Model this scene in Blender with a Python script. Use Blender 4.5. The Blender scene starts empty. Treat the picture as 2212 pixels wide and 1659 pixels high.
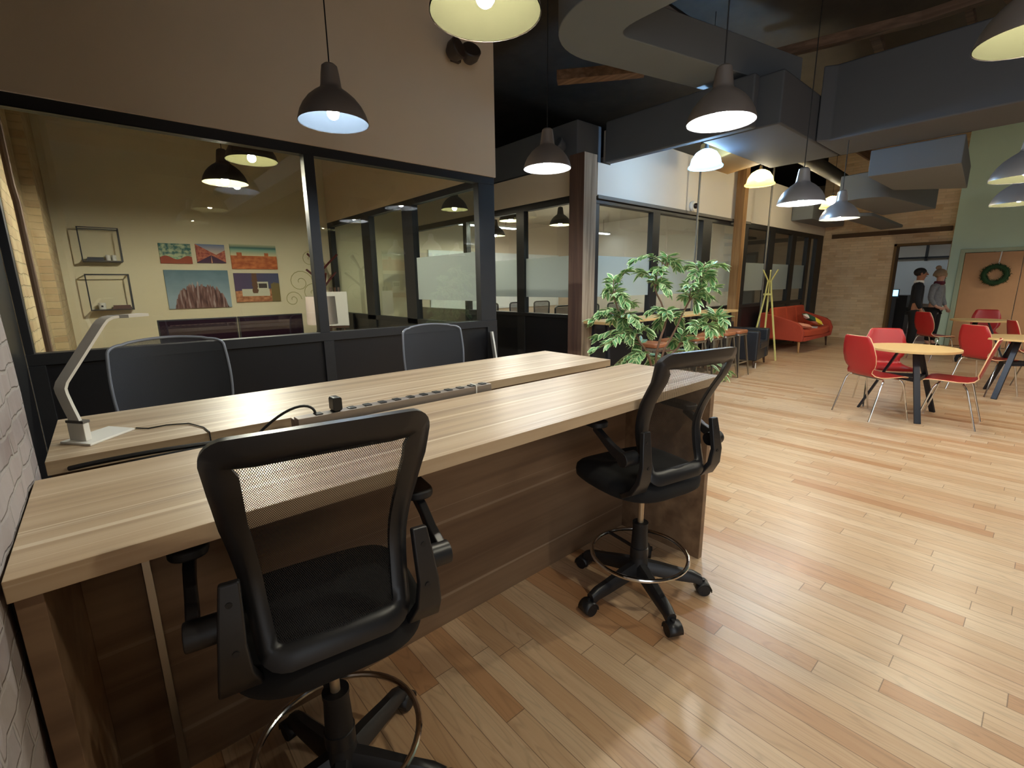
import bpy, bmesh, math, random
import numpy as np
from mathutils import Vector, Matrix
random.seed(7)
C = bpy.context.scene.collection
PI = math.pi
# ---------------------------------------------------------------- camera
F_PX = 1006.93; YAW, PITCH, ROLL = [math.radians(a) for a in (40.93487, 11.996, -0.7598)]
CAM_Z = 1.45
def cam_axes():
    fwd = Vector((math.sin(YAW)*math.cos(PITCH), math.cos(YAW)*math.cos(PITCH), -math.sin(PITCH)))
    r0 = Vector((math.cos(YAW), -math.sin(YAW), 0)); u0 = r0.cross(fwd)
    r = r0*math.cos(ROLL) + u0*math.sin(ROLL); u = -r0*math.sin(ROLL) + u0*math.cos(ROLL)
    return r, u, fwd
r_, u_, f_ = cam_axes()
cd = bpy.data.cameras.new('camera'); cam = bpy.data.objects.new('camera', cd); C.objects.link(cam)
cd.sensor_width = 36; cd.lens = F_PX/2212*36; cd.clip_start = .05; cd.clip_end = 100
M = Matrix.Identity(4)
for i in range(3):
    M[i][0] = r_[i]; M[i][1] = u_[i]; M[i][2] = -f_[i]
M[2][3] = CAM_Z
cam.matrix_world = M
bpy.context.scene.camera = cam
# ---------------------------------------------------------------- world, exposure, light levels
sc = bpy.context.scene
w = bpy.data.worlds.new('world'); sc.world = w; w.use_nodes = True
w.node_tree.nodes['Background'].inputs[0].default_value = (.90, .95, 1.0, 1)
w.node_tree.nodes['Background'].inputs[1].default_value = 1.0
sc.view_settings.view_transform = 'Standard'; sc.view_settings.look = 'None'
sc.view_settings.gamma = 1; sc.view_settings.exposure = 0.8; sc.view_settings.use_curve_mapping = False
# added fill: world light let in through an unseen gap in the west side
pl = bpy.data.lights.new('west_fill_portal', 'AREA'); pl.shape = 'RECTANGLE'; pl.size = 7.5; pl.size_y = 4.5; pl.cycles.is_portal = True
po_ = bpy.data.objects.new('west_fill_portal', pl); C.objects.link(po_); po_.location = (-.74, -4.2, 2.25); po_.rotation_euler = (0, math.radians(-90), 0); po_.rotation_euler = (math.radians(90), 0, math.radians(-90))
LAMP = 500.0          # emission of a pendant's bulb
# ---------------------------------------------------------------- materials
def lin(c):
    return tuple((v/255/12.92 if v/255 <= .04045 else ((v/255+.055)/1.055)**2.4) for v in c)
MATS = {}
def nt(name):
    m = bpy.data.materials.new(name); m.use_nodes = True; MATS[name] = m
    t = m.node_tree; return m, t, t.nodes['Principled BSDF']
def mat(name, rgb, rough=.5, metal=0, spec=.5, noise=0, nscale=8, coat=0, bump=0, emit=None, es=0, aniso=0):
    m, t, b = nt(name); c = lin(rgb) + (1,)
    b.inputs['Base Color'].default_value = c; b.inputs['Roughness'].default_value = rough
    b.inputs['Metallic'].default_value = metal; b.inputs['Specular IOR Level'].default_value = spec
    b.inputs['Coat Weight'].default_value = coat; b.inputs['Anisotropic'].default_value = aniso
    if noise or bump:
        tc = t.nodes.new('ShaderNodeTexCoord'); n = t.nodes.new('ShaderNodeTexNoise')
        n.inputs['Scale'].default_value = nscale; n.inputs['Detail'].default_value = 5
        t.links.new(tc.outputs['Object'], n.inputs['Vector'])
        if noise:
            r = t.nodes.new('ShaderNodeMix'); r.data_type = 'RGBA'
            r.inputs['A'].default_value = tuple(max(0, v*(1-noise)) for v in c[:3])+(1,)
            r.inputs['B'].default_value = tuple(min(1, v*(1+noise)) for v in c[:3])+(1,)
            t.links.new(n.outputs['Fac'], r.inputs['Factor']); t.links.new(r.outputs['Result'], b.inputs['Base Color'])
        if bump:
            bp = t.nodes.new('ShaderNodeBump'); bp.inputs['Strength'].default_value = bump; bp.inputs['Distance'].default_value = .01
            t.links.new(n.outputs['Fac'], bp.inputs['Height']); t.links.new(bp.outputs['Normal'], b.inputs['Normal'])
    if emit:
        b.inputs['Emission Color'].default_value = tuple(emit)+(1,); b.inputs['Emission Strength'].default_value = es
    return m
class NG:                                                   # tiny node-graph helper
    def __init__(s, t): s.t = t
    def n(s, typ, **kw):
        x = s.t.nodes.new('ShaderNode'+typ)
        for k, v in kw.items(): setattr(x, k, v)
        return x
    def math(s, op, a, b=None, c=None):
        x = s.n('Math', operation=op)
        for i, v in enumerate((a, b, c)):
            if v is None: continue
            if hasattr(v, 'links') or hasattr(v, 'is_linked'): s.t.links.new(v, x.inputs[i])
            else: x.inputs[i].default_value = v
        return x.outputs[0]
    def ramp(s, fac, stops):
        x = s.n('ValToRGB'); s.t.links.new(fac, x.inputs[0]); e = x.color_ramp.elements
        e[0].position, e[0].color = stops[0][0], stops[0][1]+(1,)
        e[1].position, e[1].color = stops[-1][0], stops[-1][1]+(1,)
        for p, c in stops[1:-1]:
            k = e.new(p); k.color = c+(1,)
        return x.outputs[0]
    def mix(s, fac, a, b, bt='MIX'):
        x = s.n('Mix', data_type='RGBA', blend_type=bt)
        for k, v in (('Factor', fac), ('A', a), ('B', b)):
            if hasattr(v, 'links'): s.t.links.new(v, x.inputs[k])
            else: x.inputs[k].default_value = v
        return x.outputs['Result']
def floor_mat():
    m, t, b = nt('oak_floor'); g = NG(t)
    tc = g.n('TexCoord'); sx = g.n('SeparateXYZ'); t.links.new(tc.outputs['Object'], sx.inputs[0])
    X, Y = sx.outputs[0], sx.outputs[1]
    W = .083; L = 1.05
    xr = g.math('DIVIDE', X, W); row = g.math('FLOOR', xr); fx = g.math('FRACT', xr)
    wn = g.n('TexWhiteNoise', noise_dimensions='1D'); t.links.new(row, wn.inputs['W'])
    yr = g.math('ADD', g.math('DIVIDE', Y, L), g.math('MULTIPLY', wn.outputs['Value'], 7.3))
    cell = g.math('FLOOR', yr); fy = g.math('FRACT', yr)
    cb = g.n('CombineXYZ'); t.links.new(row, cb.inputs[0]); t.links.new(cell, cb.inputs[1])
    w2 = g.n('TexWhiteNoise', noise_dimensions='2D'); t.links.new(cb.outputs[0], w2.inputs['Vector'])
    rnd = w2.outputs['Value']
    # grain coordinates, shifted per board
    cv = g.n('CombineXYZ')
    t.links.new(g.math('ADD', g.math('MULTIPLY', X, 26), g.math('MULTIPLY', rnd, 91)), cv.inputs[0])
    t.links.new(g.math('ADD', g.math('MULTIPLY', Y, 2.2), g.math('MULTIPLY', rnd, 37)), cv.inputs[1])
    gn = g.n('TexNoise'); gn.inputs['Scale'].default_value = 1.6; gn.inputs['Detail'].default_value = 5; gn.inputs['Distortion'].default_value = .9
    t.links.new(cv.outputs[0], gn.inputs['Vector'])
    wv = g.n('TexNoise'); wv.inputs['Scale'].default_value = .55; wv.inputs['Detail'].default_value = 1.0; wv.inputs['Distortion'].default_value = .3
    t.links.new(cv.outputs[0], wv.inputs['Vector'])
    rings = g.math('FRACT', g.math('MULTIPLY', wv.outputs['Fac'], 11))
    ringl = g.ramp(rings, [(0, (.72, .72, .72)), (.16, (1, 1, 1)), (.8, (1, 1, 1)), (1, (.72, .72, .72))])
    base = g.ramp(rnd, [(0, lin((184, 138, 98))), (.12, lin((202, 168, 130))), (.5, lin((214, 186, 150))), (.85, lin((222, 198, 164))), (1, lin((196, 152, 112)))])
    c1 = g.mix(g.math('MULTIPLY', gn.outputs['Fac'], .6), base, lin((166, 118, 78))+(1,))
    c2 = g.mix(.55, c1, ringl, 'MULTIPLY')
    ex = g.math('MINIMUM', fx, g.math('SUBTRACT', 1, fx)); ey = g.math('MINIMUM', fy, g.math('SUBTRACT', 1, fy))
    seam = g.math('MAXIMUM', g.math('LESS_THAN', ex, .016), g.math('LESS_THAN', ey, .0016))
    c3 = g.mix(g.math('MULTIPLY', seam, .6), c2, lin((70, 42, 24))+(1,))
    t.links.new(c3, b.inputs['Base Color'])
    b.inputs['Roughness'].default_value = .33
    rr = g.math('ADD', .27, g.math('MULTIPLY', gn.outputs['Fac'], .16)); t.links.new(rr, b.inputs['Roughness'])
    bp = g.n('Bump'); bp.inputs['Strength'].default_value = .12; bp.inputs['Distance'].default_value = .002
    t.links.new(g.math('SUBTRACT', gn.outputs['Fac'], seam), bp.inputs['Height']); t.links.new(bp.outputs['Normal'], b.inputs['Normal'])
    return m
def wood_mat(name, dark, mid, light, axis='X', across=14, along=.9, rough=.4, streak=None, sthr=.66, seed=0):
    m, t, b = nt(name); g = NG(t)
    tc = g.n('TexCoord'); mp = g.n('Mapping'); t.links.new(tc.outputs['Object'], mp.inputs['Vector'])
    s = {'X': (along, across, across), 'Y': (across, along, across), 'Z': (across, across, along)}[axis]
    mp.inputs['Scale'].default_value = s; mp.inputs['Location'].default_value = (seed, seed*1.7, seed*.3)
    n1 = g.n('TexNoise'); n1.inputs['Scale'].default_value = 1; n1.inputs['Detail'].default_value = 6; n1.inputs['Distortion'].default_value = .35
    t.links.new(mp.outputs[0], n1.inputs['Vector'])
    col = g.ramp(n1.outputs['Fac'], [(.28, lin(dark)), (.5, lin(mid)), (.72, lin(light))])
    if streak:
        m2 = g.n('Mapping'); t.links.new(tc.outputs['Object'], m2.inputs['Vector'])
        k = .14
        m2.inputs['Scale'].default_value = {'X': (k, across*2.3, across*2.3), 'Y': (across*2.3, k, across*2.3), 'Z': (across*2.3, across*2.3, k)}[axis]
        n2 = g.n('TexNoise'); n2.inputs['Scale'].default_value = 1; n2.inputs['Detail'].default_value = 2
        t.links.new(m2.outputs[0], n2.inputs['Vector'])
        f = g.ramp(n2.outputs['Fac'], [(sthr, (0, 0, 0)), (sthr+.05, (.8, .8, .8))])
        col = g.mix(f, col, lin(streak)+(1,))
    t.links.new(col, b.inputs['Base Color']); b.inputs['Roughness'].default_value = rough
    return m
def brick_mat(name, c1, c2, mortar, sw=.21, sh=.07, axis='x', bump=.6, stain=None):
    m, t, b = nt(name); g = NG(t)
    tc = g.n('TexCoord'); sx = g.n('SeparateXYZ'); t.links.new(tc.outputs['Object'], sx.inputs[0])
    cb = g.n('CombineXYZ'); t.links.new(sx.outputs[1 if axis == 'x' else 0], cb.inputs[0]); t.links.new(sx.outputs[2], cb.inputs[1])
    nz = g.n('TexNoise'); nz.inputs['Scale'].default_value = 9; nz.inputs['Detail'].default_value = 4; t.links.new(tc.outputs['Object'], nz.inputs['Vector'])
    va = g.n('VectorMath', operation='MULTIPLY_ADD'); t.links.new(nz.outputs['Color'], va.inputs[0]); va.inputs[1].default_value = (.03, .03, 0); t.links.new(cb.outputs[0], va.inputs[2])
    br = g.n('TexBrick'); t.links.new(va.outputs[0], br.inputs['Vector'])
    br.inputs['Color1'].default_value = lin(c1)+(1,); br.inputs['Color2'].default_value = lin(c2)+(1,); br.inputs['Mortar'].default_value = lin(mortar)+(1,)
    br.inputs['Scale'].default_value = 1; br.inputs['Brick Width'].default_value = sw; br.inputs['Row Height'].default_value = sh
    br.inputs['Mortar Size'].default_value = .006; br.inputs['Mortar Smooth'].default_value = .6; br.inputs['Bias'].default_value = -.2
    col = br.outputs['Color']
    n2 = g.n('TexNoise'); n2.inputs['Scale'].default_value = 3.5; n2.inputs['Detail'].default_value = 6; t.links.new(tc.outputs['Object'], n2.inputs['Vector'])
    if stain:
        f = g.ramp(n2.outputs['Fac'], [(.42, (0, 0, 0)), (.62, (1, 1, 1))])
        col = g.mix(g.math('MULTIPLY', f, .7), col, lin(stain)+(1,))
    t.links.new(col, b.inputs['Base Color']); b.inputs['Roughness'].default_value = .9
    bp = g.n('Bump'); bp.inputs['Strength'].default_value = bump; bp.inputs['Distance'].default_value = .012
    h = g.math('ADD', g.math('MULTIPLY', br.outputs['Fac'], -1), g.math('MULTIPLY', nz.outputs['Fac'], .6))
    t.links.new(h, bp.inputs['Height']); t.links.new(bp.outputs['Normal'], b.inputs['Normal'])
    return m
def glass_mat(name='window_glass', tint=(.93, .96, .94), refl=1.0):
    m = bpy.data.materials.new(name); m.use_nodes = True; t = m.node_tree; g = NG(t)
    t.nodes.remove(t.nodes['Principled BSDF']); out = t.nodes['Material Output']
    tr = g.n('BsdfTransparent'); tr.inputs[0].default_value = tint+(1,)
    gl = g.n('BsdfGlossy'); gl.inputs['Roughness'].default_value = 0.0; gl.inputs[0].default_value = (1, 1, 1, 1)
    ge = g.n('NewGeometry'); dt = g.n('VectorMath', operation='DOT_PRODUCT')
    t.links.new(ge.outputs['Normal'], dt.inputs[0]); t.links.new(ge.outputs['Incoming'], dt.inputs[1])
    c = g.math('SUBTRACT', 1, g.math('ABSOLUTE', dt.outputs['Value']))
    f = g.math('MINIMUM', g.math('MULTIPLY', g.math('ADD', .045, g.math('MULTIPLY', g.math('POWER', c, 5), .955)), 1.2*refl), 1)
    mx = g.n('MixShader'); t.links.new(f, mx.inputs[0]); t.links.new(tr.outputs[0], mx.inputs[1]); t.links.new(gl.outputs[0], mx.inputs[2])
    t.links.new(mx.outputs[0], out.inputs['Surface']); MATS[name] = m; return m
def film_mat(name, rgb=(200, 208, 205), transp=.12):
    m = bpy.data.materials.new(name); m.use_nodes = True; t = m.node_tree; g = NG(t)
    t.nodes.remove(t.nodes['Principled BSDF']); out = t.nodes['Material Output']
    d = g.n('BsdfDiffuse'); d.inputs[0].default_value = lin(rgb)+(1,)
    tl = g.n('BsdfTranslucent'); tl.inputs[0].default_value = lin(rgb)+(1,)
    a = g.n('MixShader'); a.inputs[0].default_value = .5; t.links.new(d.outputs[0], a.inputs[1]); t.links.new(tl.outputs[0], a.inputs[2])
    tr = g.n('BsdfTransparent'); b = g.n('MixShader'); b.inputs[0].default_value = transp
    t.links.new(a.outputs[0], b.inputs[1]); t.links.new(tr.outputs[0], b.inputs[2])
    t.links.new(b.outputs[0], out.inputs['Surface']); MATS[name] = m; return m
def mesh_fabric(name, rgb, pitch=.0042, hole=.30):
    m, t, b = nt(name); g = NG(t); b.inputs['Base Color'].default_value = lin(rgb)+(1,); b.inputs['Roughness'].default_value = .6
    tc = g.n('TexCoord'); sx = g.n('SeparateXYZ'); t.links.new(tc.outputs['Object'], sx.inputs[0])
    k = PI/pitch
    a = g.math('SINE', g.math('MULTIPLY', g.math('ADD', sx.outputs[0], g.math('MULTIPLY', sx.outputs[2], .6)), k))
    c = g.math('SINE', g.math('MULTIPLY', g.math('SUBTRACT', sx.outputs[0], g.math('MULTIPLY', sx.outputs[2], .6)), k))
    f = g.math('GREATER_THAN', g.math('ABSOLUTE', g.math('MULTIPLY', a, c)), hole)
    al = g.math('SUBTRACT', 1, f)
    t.links.new(al, b.inputs['Alpha']); return m
def emis(name, col, s):
    m = bpy.data.materials.new(name); m.use_nodes = True; t = m.node_tree
    t.nodes.remove(t.nodes['Principled BSDF']); e = t.nodes.new('ShaderNodeEmission')
    e.inputs[0].default_value = tuple(col)+(1,); e.inputs[1].default_value = s
    t.links.new(e.outputs[0], t.nodes['Material Output'].inputs['Surface']); MATS[name] = m; return m

m_floor = floor_mat()
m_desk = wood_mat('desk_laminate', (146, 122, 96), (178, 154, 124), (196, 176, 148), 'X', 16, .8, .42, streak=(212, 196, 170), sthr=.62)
m_deskp = wood_mat('desk_panel_laminate_shaded', (104, 80, 60), (124, 98, 74), (140, 114, 88), 'X', 14, .7, .45, streak=(156, 134, 110), sthr=.64, seed=3)  # desk laminate darkened: the shade below the top is in its colour
m_deskz = wood_mat('desk_side_laminate_shaded', (104, 80, 60), (124, 98, 74), (140, 114, 88), 'X', 14, .7, .45, seed=5)  # darker copy of the desktop laminate, shade put into the colour
m_edge = mat('edge_band', (150, 118, 82), .45)
m_wall = mat('painted_drywall', (214, 198, 176), .85, noise=.03, nscale=3)
m_wallw = mat('white_drywall', (228, 220, 206), .8, noise=.02, nscale=3)
m_cream = mat('cream_drywall', (224, 214, 182), .85, noise=.02, nscale=3)
m_green = mat('sage_green_paint', (200, 226, 206), .8, noise=.03, nscale=4)
m_trimg = mat('pale_green_trim', (176, 190, 160), .6)
m_blk = mat('black_frame_paint', (26, 26, 28), .5, noise=.1, nscale=30)
m_blkp = mat('black_panel_paint', (22, 22, 25), .38)
m_brickw = brick_mat('whitewashed_brick', (150, 138, 134), (112, 96, 94), (148, 140, 134), .17, .056, 'x', .6, stain=(148, 140, 138))
m_bricko = brick_mat('office_brick', (190, 168, 128), (160, 132, 98), (176, 160, 126), .22, .075, 'x', .8, stain=(196, 176, 140))
m_brickf = brick_mat('tan_brick', (232, 204, 164), (198, 160, 120), (208, 184, 150), .30, .062, 'x', .5, stain=(226, 202, 166))
m_ceil = mat('dark_ceiling_deck', (58, 52, 46), .9, noise=.4, nscale=5)
m_duct = mat('grey_painted_duct', (84, 88, 94), .75, noise=.04, nscale=2)
m_ductl = mat('light_duct', (112, 118, 124), .7, noise=.04, nscale=2)
m_joist = wood_mat('joist_timber', (92, 70, 54), (118, 92, 72), (140, 112, 90), 'X', 20, 1, .8)
m_joisty = wood_mat('joist_timber_y', (92, 70, 54), (118, 92, 72), (140, 112, 90), 'Y', 20, 1, .8)
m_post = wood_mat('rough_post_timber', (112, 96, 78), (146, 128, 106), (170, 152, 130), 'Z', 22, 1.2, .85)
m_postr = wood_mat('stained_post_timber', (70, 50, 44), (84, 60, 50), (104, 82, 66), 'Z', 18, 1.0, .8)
m_postb = wood_mat('amber_post_timber', (122, 88, 52), (148, 110, 68), (166, 130, 86), 'Z', 20, 1.0, .75)
m_alu = mat('brushed_aluminium', (150, 140, 132), .42, metal=.5, aniso=.3)
m_alu2 = mat('brushed_aluminium_lit', (222, 224, 230), .30, metal=.6, aniso=.4)  # lit copy of the lamp aluminium: brighter surroundings put into the colour
m_steel = mat('brushed_steel', (170, 168, 162), .28, metal=1)
m_chrome = mat('chrome', (215, 212, 208), .12, metal=1)
m_shin = mat('white_enamel_lining', (245, 245, 242), .6)
m_plas = mat('black_plastic', (30, 30, 32), .38)
m_plas2 = mat('matt_black_plastic', (20, 20, 22), .55)
m_fab = mat('black_seat_fabric', (16, 16, 17), .9, noise=.3, nscale=300)
m_meshf = mesh_fabric('back_mesh', (16, 15, 15))
m_meshg = mesh_fabric('grey_back_mesh', (46, 50, 58), .003, .55)
m_grim = mat('grey_chair_rim', (120, 124, 134), .35)
m_glass = glass_mat()
m_film = film_mat('frosted_film')
m_white = mat('white_plastic', (226, 224, 216), .4)
m_cable = mat('black_cable', (14, 13, 13), .5)
m_red = mat('red_lacquer', (160, 30, 32), .35, noise=.06, nscale=6)
m_ply = mat('birch_ply_edge', (226, 184, 140), .5)
m_ttop = mat('beech_tabletop', (206, 172, 116), .45, noise=.06, nscale=14)
m_tleg = mat('dark_steel_leg', (34, 36, 44), .4, metal=.3)
m_leather = mat('brown_leather', (150, 92, 58), .38, noise=.2, nscale=12)
m_bleath = mat('black_leather', (30, 32, 38), .38, noise=.2, nscale=10)
m_orange = mat('rust_orange_fabric', (170, 66, 44), .9, noise=.12, nscale=40)
m_orange2 = mat('rust_orange_cushion_fabric', (180, 70, 40), .9, noise=.12, nscale=30)
m_legw = mat('tapered_leg_wood', (176, 130, 78), .5)
m_legd = mat('dark_leg_wood', (70, 44, 26), .5)
m_yel = mat('pale_yellow_paint', (214, 208, 130), .5)
m_leaf = None
m_stem = mat('brown_stem', (112, 84, 66), .8)
m_pot = mat('black_pot', (26, 26, 28), .5)
m_screen = mat('tv_screen', (14, 10, 14), .12)
m_tray = mat('dark_metal_tray', (44, 34, 28), .45)
m_lshade = mat('grey_lamp_shade', (170, 156, 148), .9)
m_door = mat('tan_door_veneer', (198, 150, 104), .55, noise=.08, nscale=6)
m_wreath = mat('dark_green_foliage', (34, 64, 32), .9, noise=.4, nscale=60)
m_carpet = mat('pinkish_carpet', (150, 116, 104), .95)
m_wboard = mat('whiteboard', (226, 232, 232), .4)

# ---------------------------------------------------------------- mesh builder
class MB:
    def __init__(s): s.v = []; s.f = []; s.mi = []
    def add(s, vs, fs, mi=0):
        o = len(s.v); s.v += [tuple(v) for v in vs]; s.f += [tuple(i+o for i in f) for f in fs]; s.mi += [mi]*len(fs); return s
    def box(s, x0, x1, y0, y1, z0, z1, mi=0):
        x0, x1 = min(x0, x1), max(x0, x1); y0, y1 = min(y0, y1), max(y0, y1); z0, z1 = min(z0, z1), max(z0, z1)
        vs = [(x, y, z) for x in (x0, x1) for y in (y0, y1) for z in (z0, z1)]
        return s.add(vs, [(0, 1, 3, 2), (4, 6, 7, 5), (0, 4, 5, 1), (2, 3, 7, 6), (0, 2, 6, 4), (1, 5, 7, 3)], mi)
    def bar(s, p, q, a, b=None, up=(0, 0, 1), mi=0):
        """rectangular bar p->q of width a (side) and b (along up)"""
        b = b or a; p = Vector(p); q = Vector(q); d = (q-p).normalized(); up = Vector(up)
        if abs(d.dot(up)) > .99: up = Vector((0, 1, 0))
        sd = d.cross(up).normalized(); uu = sd.cross(d)
        vs = [e + sd*i*a/2 + uu*j*b/2 for e in (p, q) for i, j in ((-1, -1), (1, -1), (1, 1), (-1, 1))]
        return s.add(vs, [(0, 3, 2, 1), (4, 5, 6, 7), (0, 1, 5, 4), (1, 2, 6, 5), (2, 3, 7, 6), (3, 0, 4, 7)], mi)
    def tube(s, pts, r, seg=10, closed=False, mi=0, cap=True):
        P = [Vector(p) for p in pts]; n = len(P); rs = r if hasattr(r, '__len__') else [r]*n
        rings = []; prev = None
        for i, p in enumerate(P):
            if closed: t = P[(i+1) % n]-P[i-1]
            else: t = P[min(i+1, n-1)]-P[max(i-1, 0)]
            t.normalize()
            if prev is None:
                a = Vector((0, 0, 1)) if abs(t.z) < .9 else Vector((1, 0, 0)); nrm = (a-t*a.dot(t)).normalized()
            else:
                nrm = (prev-t*prev.dot(t)).normalized()
            prev = nrm; bn = t.cross(nrm)
            rings.append([p+(nrm*math.cos(2*PI*k/seg)+bn*math.sin(2*PI*k/seg))*rs[i] for k in range(seg)])
        vs = [v for rg in rings for v in rg]; fs = []
        for i in range(n if closed else n-1):
            j = (i+1) % n
            for k in range(seg):
                k2 = (k+1) % seg; fs.append((i*seg+k, i*seg+k2, j*seg+k2, j*seg+k))
        if not closed and cap: fs += [tuple(range(seg))[::-1], tuple((n-1)*seg+k for k in range(seg))]
        return s.add(vs, fs, mi)
    def lathe(s, prof, c=(0, 0, 0), seg=32, mi=0, close=False):
        vs = []; fs = []; n = len(prof)
        for k in range(seg):
            a = 2*PI*k/seg
            for r, z in prof: vs.append((c[0]+r*math.cos(a), c[1]+r*math.sin(a), c[2]+z))
        for k in range(seg):
            k2 = (k+1) % seg
            for i in range(n-1): fs.append((k*n+i, k2*n+i, k2*n+i+1, k*n+i+1))
        return s.add(vs, fs, mi)
    def prism(s, poly, a0, a1, plane='xy', mi=0):
        """poly of 2D points extruded along the third axis"""
        n = len(poly)
        def P(p, a): return {'xy': (p[0], p[1], a), 'xz': (p[0], a, p[1]), 'yz': (a, p[0], p[1])}[plane]
        vs = [P(p, a0) for p in poly]+[P(p, a1) for p in poly]
        fs = [tuple(range(n))[::-1], tuple(range(n, 2*n))]+[(i, (i+1) % n, n+(i+1) % n, n+i) for i in range(n)]
        return s.add(vs, fs, mi)
    def ball(s, c, r, seg=12, rings=8, mi=0, sc=(1, 1, 1)):
        prof = [(r*math.sin(PI*i/rings), -r*math.cos(PI*i/rings)) for i in range(rings+1)]
        vs = []; fs = []
        for i, (rr, z) in enumerate(prof):
            for k in range(seg):
                a = 2*PI*k/seg; vs.append((c[0]+rr*math.cos(a)*sc[0], c[1]+rr*math.sin(a)*sc[1], c[2]+z*sc[2]))
        for i in range(rings):
            for k in range(seg):
                k2 = (k+1) % seg; fs.append((i*seg+k, i*seg+k2, (i+1)*seg+k2, (i+1)*seg+k))
        return s.add(vs, fs, mi)
    def grid(s, rows, mi=0, closed=False):
        n = len(rows[0]); vs = [v for r in rows for v in r]; fs = []
        for i in range(len(rows)-1):
            for k in range(n if closed else n-1):
                k2 = (k+1) % n; fs.append((i*n+k, i*n+k2, (i+1)*n+k2, (i+1)*n+k))
        return s.add(vs, fs, mi)
    def build(s, name, mats, parent=None, smooth=True, bevel=0, bseg=2, solid=0, subd=0, ang=35):
        me = bpy.data.meshes.new(name); me.from_pydata(s.v, [], s.f); me.update()
        if not isinstance(mats, (list, tuple)): mats = [mats]
        for m in mats: me.materials.append(m)
        if len(mats) > 1 and any(s.mi): me.polygons.foreach_set('material_index', s.mi)
        bm = bmesh.new(); bm.from_mesh(me); bmesh.ops.remove_doubles(bm, verts=bm.verts, dist=1e-6)
        bmesh.ops.recalc_face_normals(bm, faces=bm.faces); bm.to_mesh(me); bm.free()
        if smooth:
            me.shade_smooth()
            try: me.set_sharp_from_angle(angle=math.radians(ang))
            except Exception: pass
        o = bpy.data.objects.new(name, me); C.objects.link(o); o.parent = parent
        if solid:
            k = o.modifiers.new('solid', 'SOLIDIFY'); k.thickness = solid; k.offset = 0
            if len(mats) > 1: k.material_offset_rim = 1
        if bevel:
            k = o.modifiers.new('bevel', 'BEVEL'); k.width = bevel; k.segments = bseg; k.limit_method = 'ANGLE'; k.harden_normals = True
        if subd:
            k = o.modifiers.new('sub', 'SUBSURF'); k.levels = subd; k.render_levels = subd
        return o
def thing(name, label, cat, loc=(0, 0, 0), rz=0, group=None):
    o = bpy.data.objects.new(name, None); C.objects.link(o); o.empty_display_size = .1
    o.location = loc; o.rotation_euler = (0, 0, rz); tag(o, label, cat, group); return o
def tag(o, label, cat, group=None):
    o['label'] = label; o['category'] = cat
    if group: o['group'] = group
    return o
def struct(o): o['kind'] = 'structure'; return o
def copy_tree(o, loc=None, rz=None, label=None, group=None):
    c = o.copy(); C.objects.link(c)
    for ch in list(o.children):
        d = ch.copy(); C.objects.link(d); d.parent = c
        for gch in list(ch.children):
            e = gch.copy(); C.objects.link(e); e.parent = d
    if loc is not None: c.location = loc
    if rz is not None: c.rotation_euler = (0, 0, rz)
    if label: c['label'] = label
    if group: c['group'] = group
    return c
def arc(cx, cy, r, a0, a1, n): return [(cx+r*math.cos(math.radians(a0+(a1-a0)*i/n)), cy+r*math.sin(math.radians(a0+(a1-a0)*i/n))) for i in range(n+1)]
def rrect(x0, x1, y0, y1, r, n=5):
    return arc(x1-r, y1-r, r, 0, 90, n)+arc(x0+r, y1-r, r, 90, 180, n)+arc(x0+r, y0+r, r, 180, 270, n)+arc(x1-r, y0+r, r, 270, 360, n)
def bez(p0, p1, p2, p3, n=12):
    out = []
    for i in range(n+1):
        t = i/n; out.append(tuple((1-t)**3*a+3*(1-t)**2*t*b+3*(1-t)*t*t*c+t**3*d for a, b, c, d in zip(p0, p1, p2, p3)))
    return out

# ================================================================ SETTING
YW = 4.2; XO = 3.42; XS = 4.87; YB = 8.9; ZT = 2.59; ZS = 1.06; ZC = 4.5
XE = 14.45
struct(MB().box(-.9, 21, -8, 12, -.05, 0).build('floor', m_floor, smooth=False))
struct(MB().box(-.9, 21, -8, 12, ZC, ZC+.1).build('ceiling', m_ceil, smooth=False))
struct(MB().box(-.75, 21, -8.1, -8, 0, ZC).build('wall_south', mat('charcoal_paint', (64, 62, 60), .9), smooth=False))
# rough brick wall at the left, its end surface faces the room
bw = MB(); rows = []
for i in range(50):
    z = ZC*i/49; row = []
    for k in range(40):
        y = -.3+2.02*k/39; row.append((-.188+random.uniform(-.003, .003), y, z))
    rows.append(row)
bw.grid(rows); bw.box(-.75, -.196, -.3, 1.72, 0, ZC)
struct(bw.build('wall_left', m_brickw, smooth=False))
struct(MB().box(-.75, -.40, 1.72, YW-.05, 0, ZC).build('wall_left_recess', m_blkp, smooth=False))
# ---- front of the first office: black framed glazing with drywall above
g = MB(); zt = ZT
g.box(-.40, XO, YW, YW+.09, 2.515, zt)                            # head
g.box(-.40, XO, YW-.01, YW+.10, .985, ZS)                          # sill
g.box(-.40, -.36, YW, YW+.09, ZS, 2.515)
g.box(1.424, 1.508, YW, YW+.09, ZS, 2.515)
g.box(3.205, XO, YW, YW+.09, ZS, 2.515)
for x0, x1 in ((-.40, -.32), (1.44, 1.53), (3.28, XO)): g.box(x0, x1, YW-.012, YW+.08, 0, .985)
g.box(-.4, XO, YW-.012, YW+.08, 0, .12)
fr1 = struct(g.build('window_1', m_blk, smooth=False, bevel=.003))
p = MB().box(-.36, 1.424, YW+.04, YW+.046, ZS, 2.515).build('pane', m_glass, fr1, smooth=False)
p = MB().box(1.508, 3.205, YW+.04, YW+.046, ZS, 2.515).build('pane', m_glass, fr1, smooth=False)
struct(MB().box(-.40, XO-.01, YW+.012, YW+.06, .12, .985).build('wall_front_lower', m_blkp, smooth=False))
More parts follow.
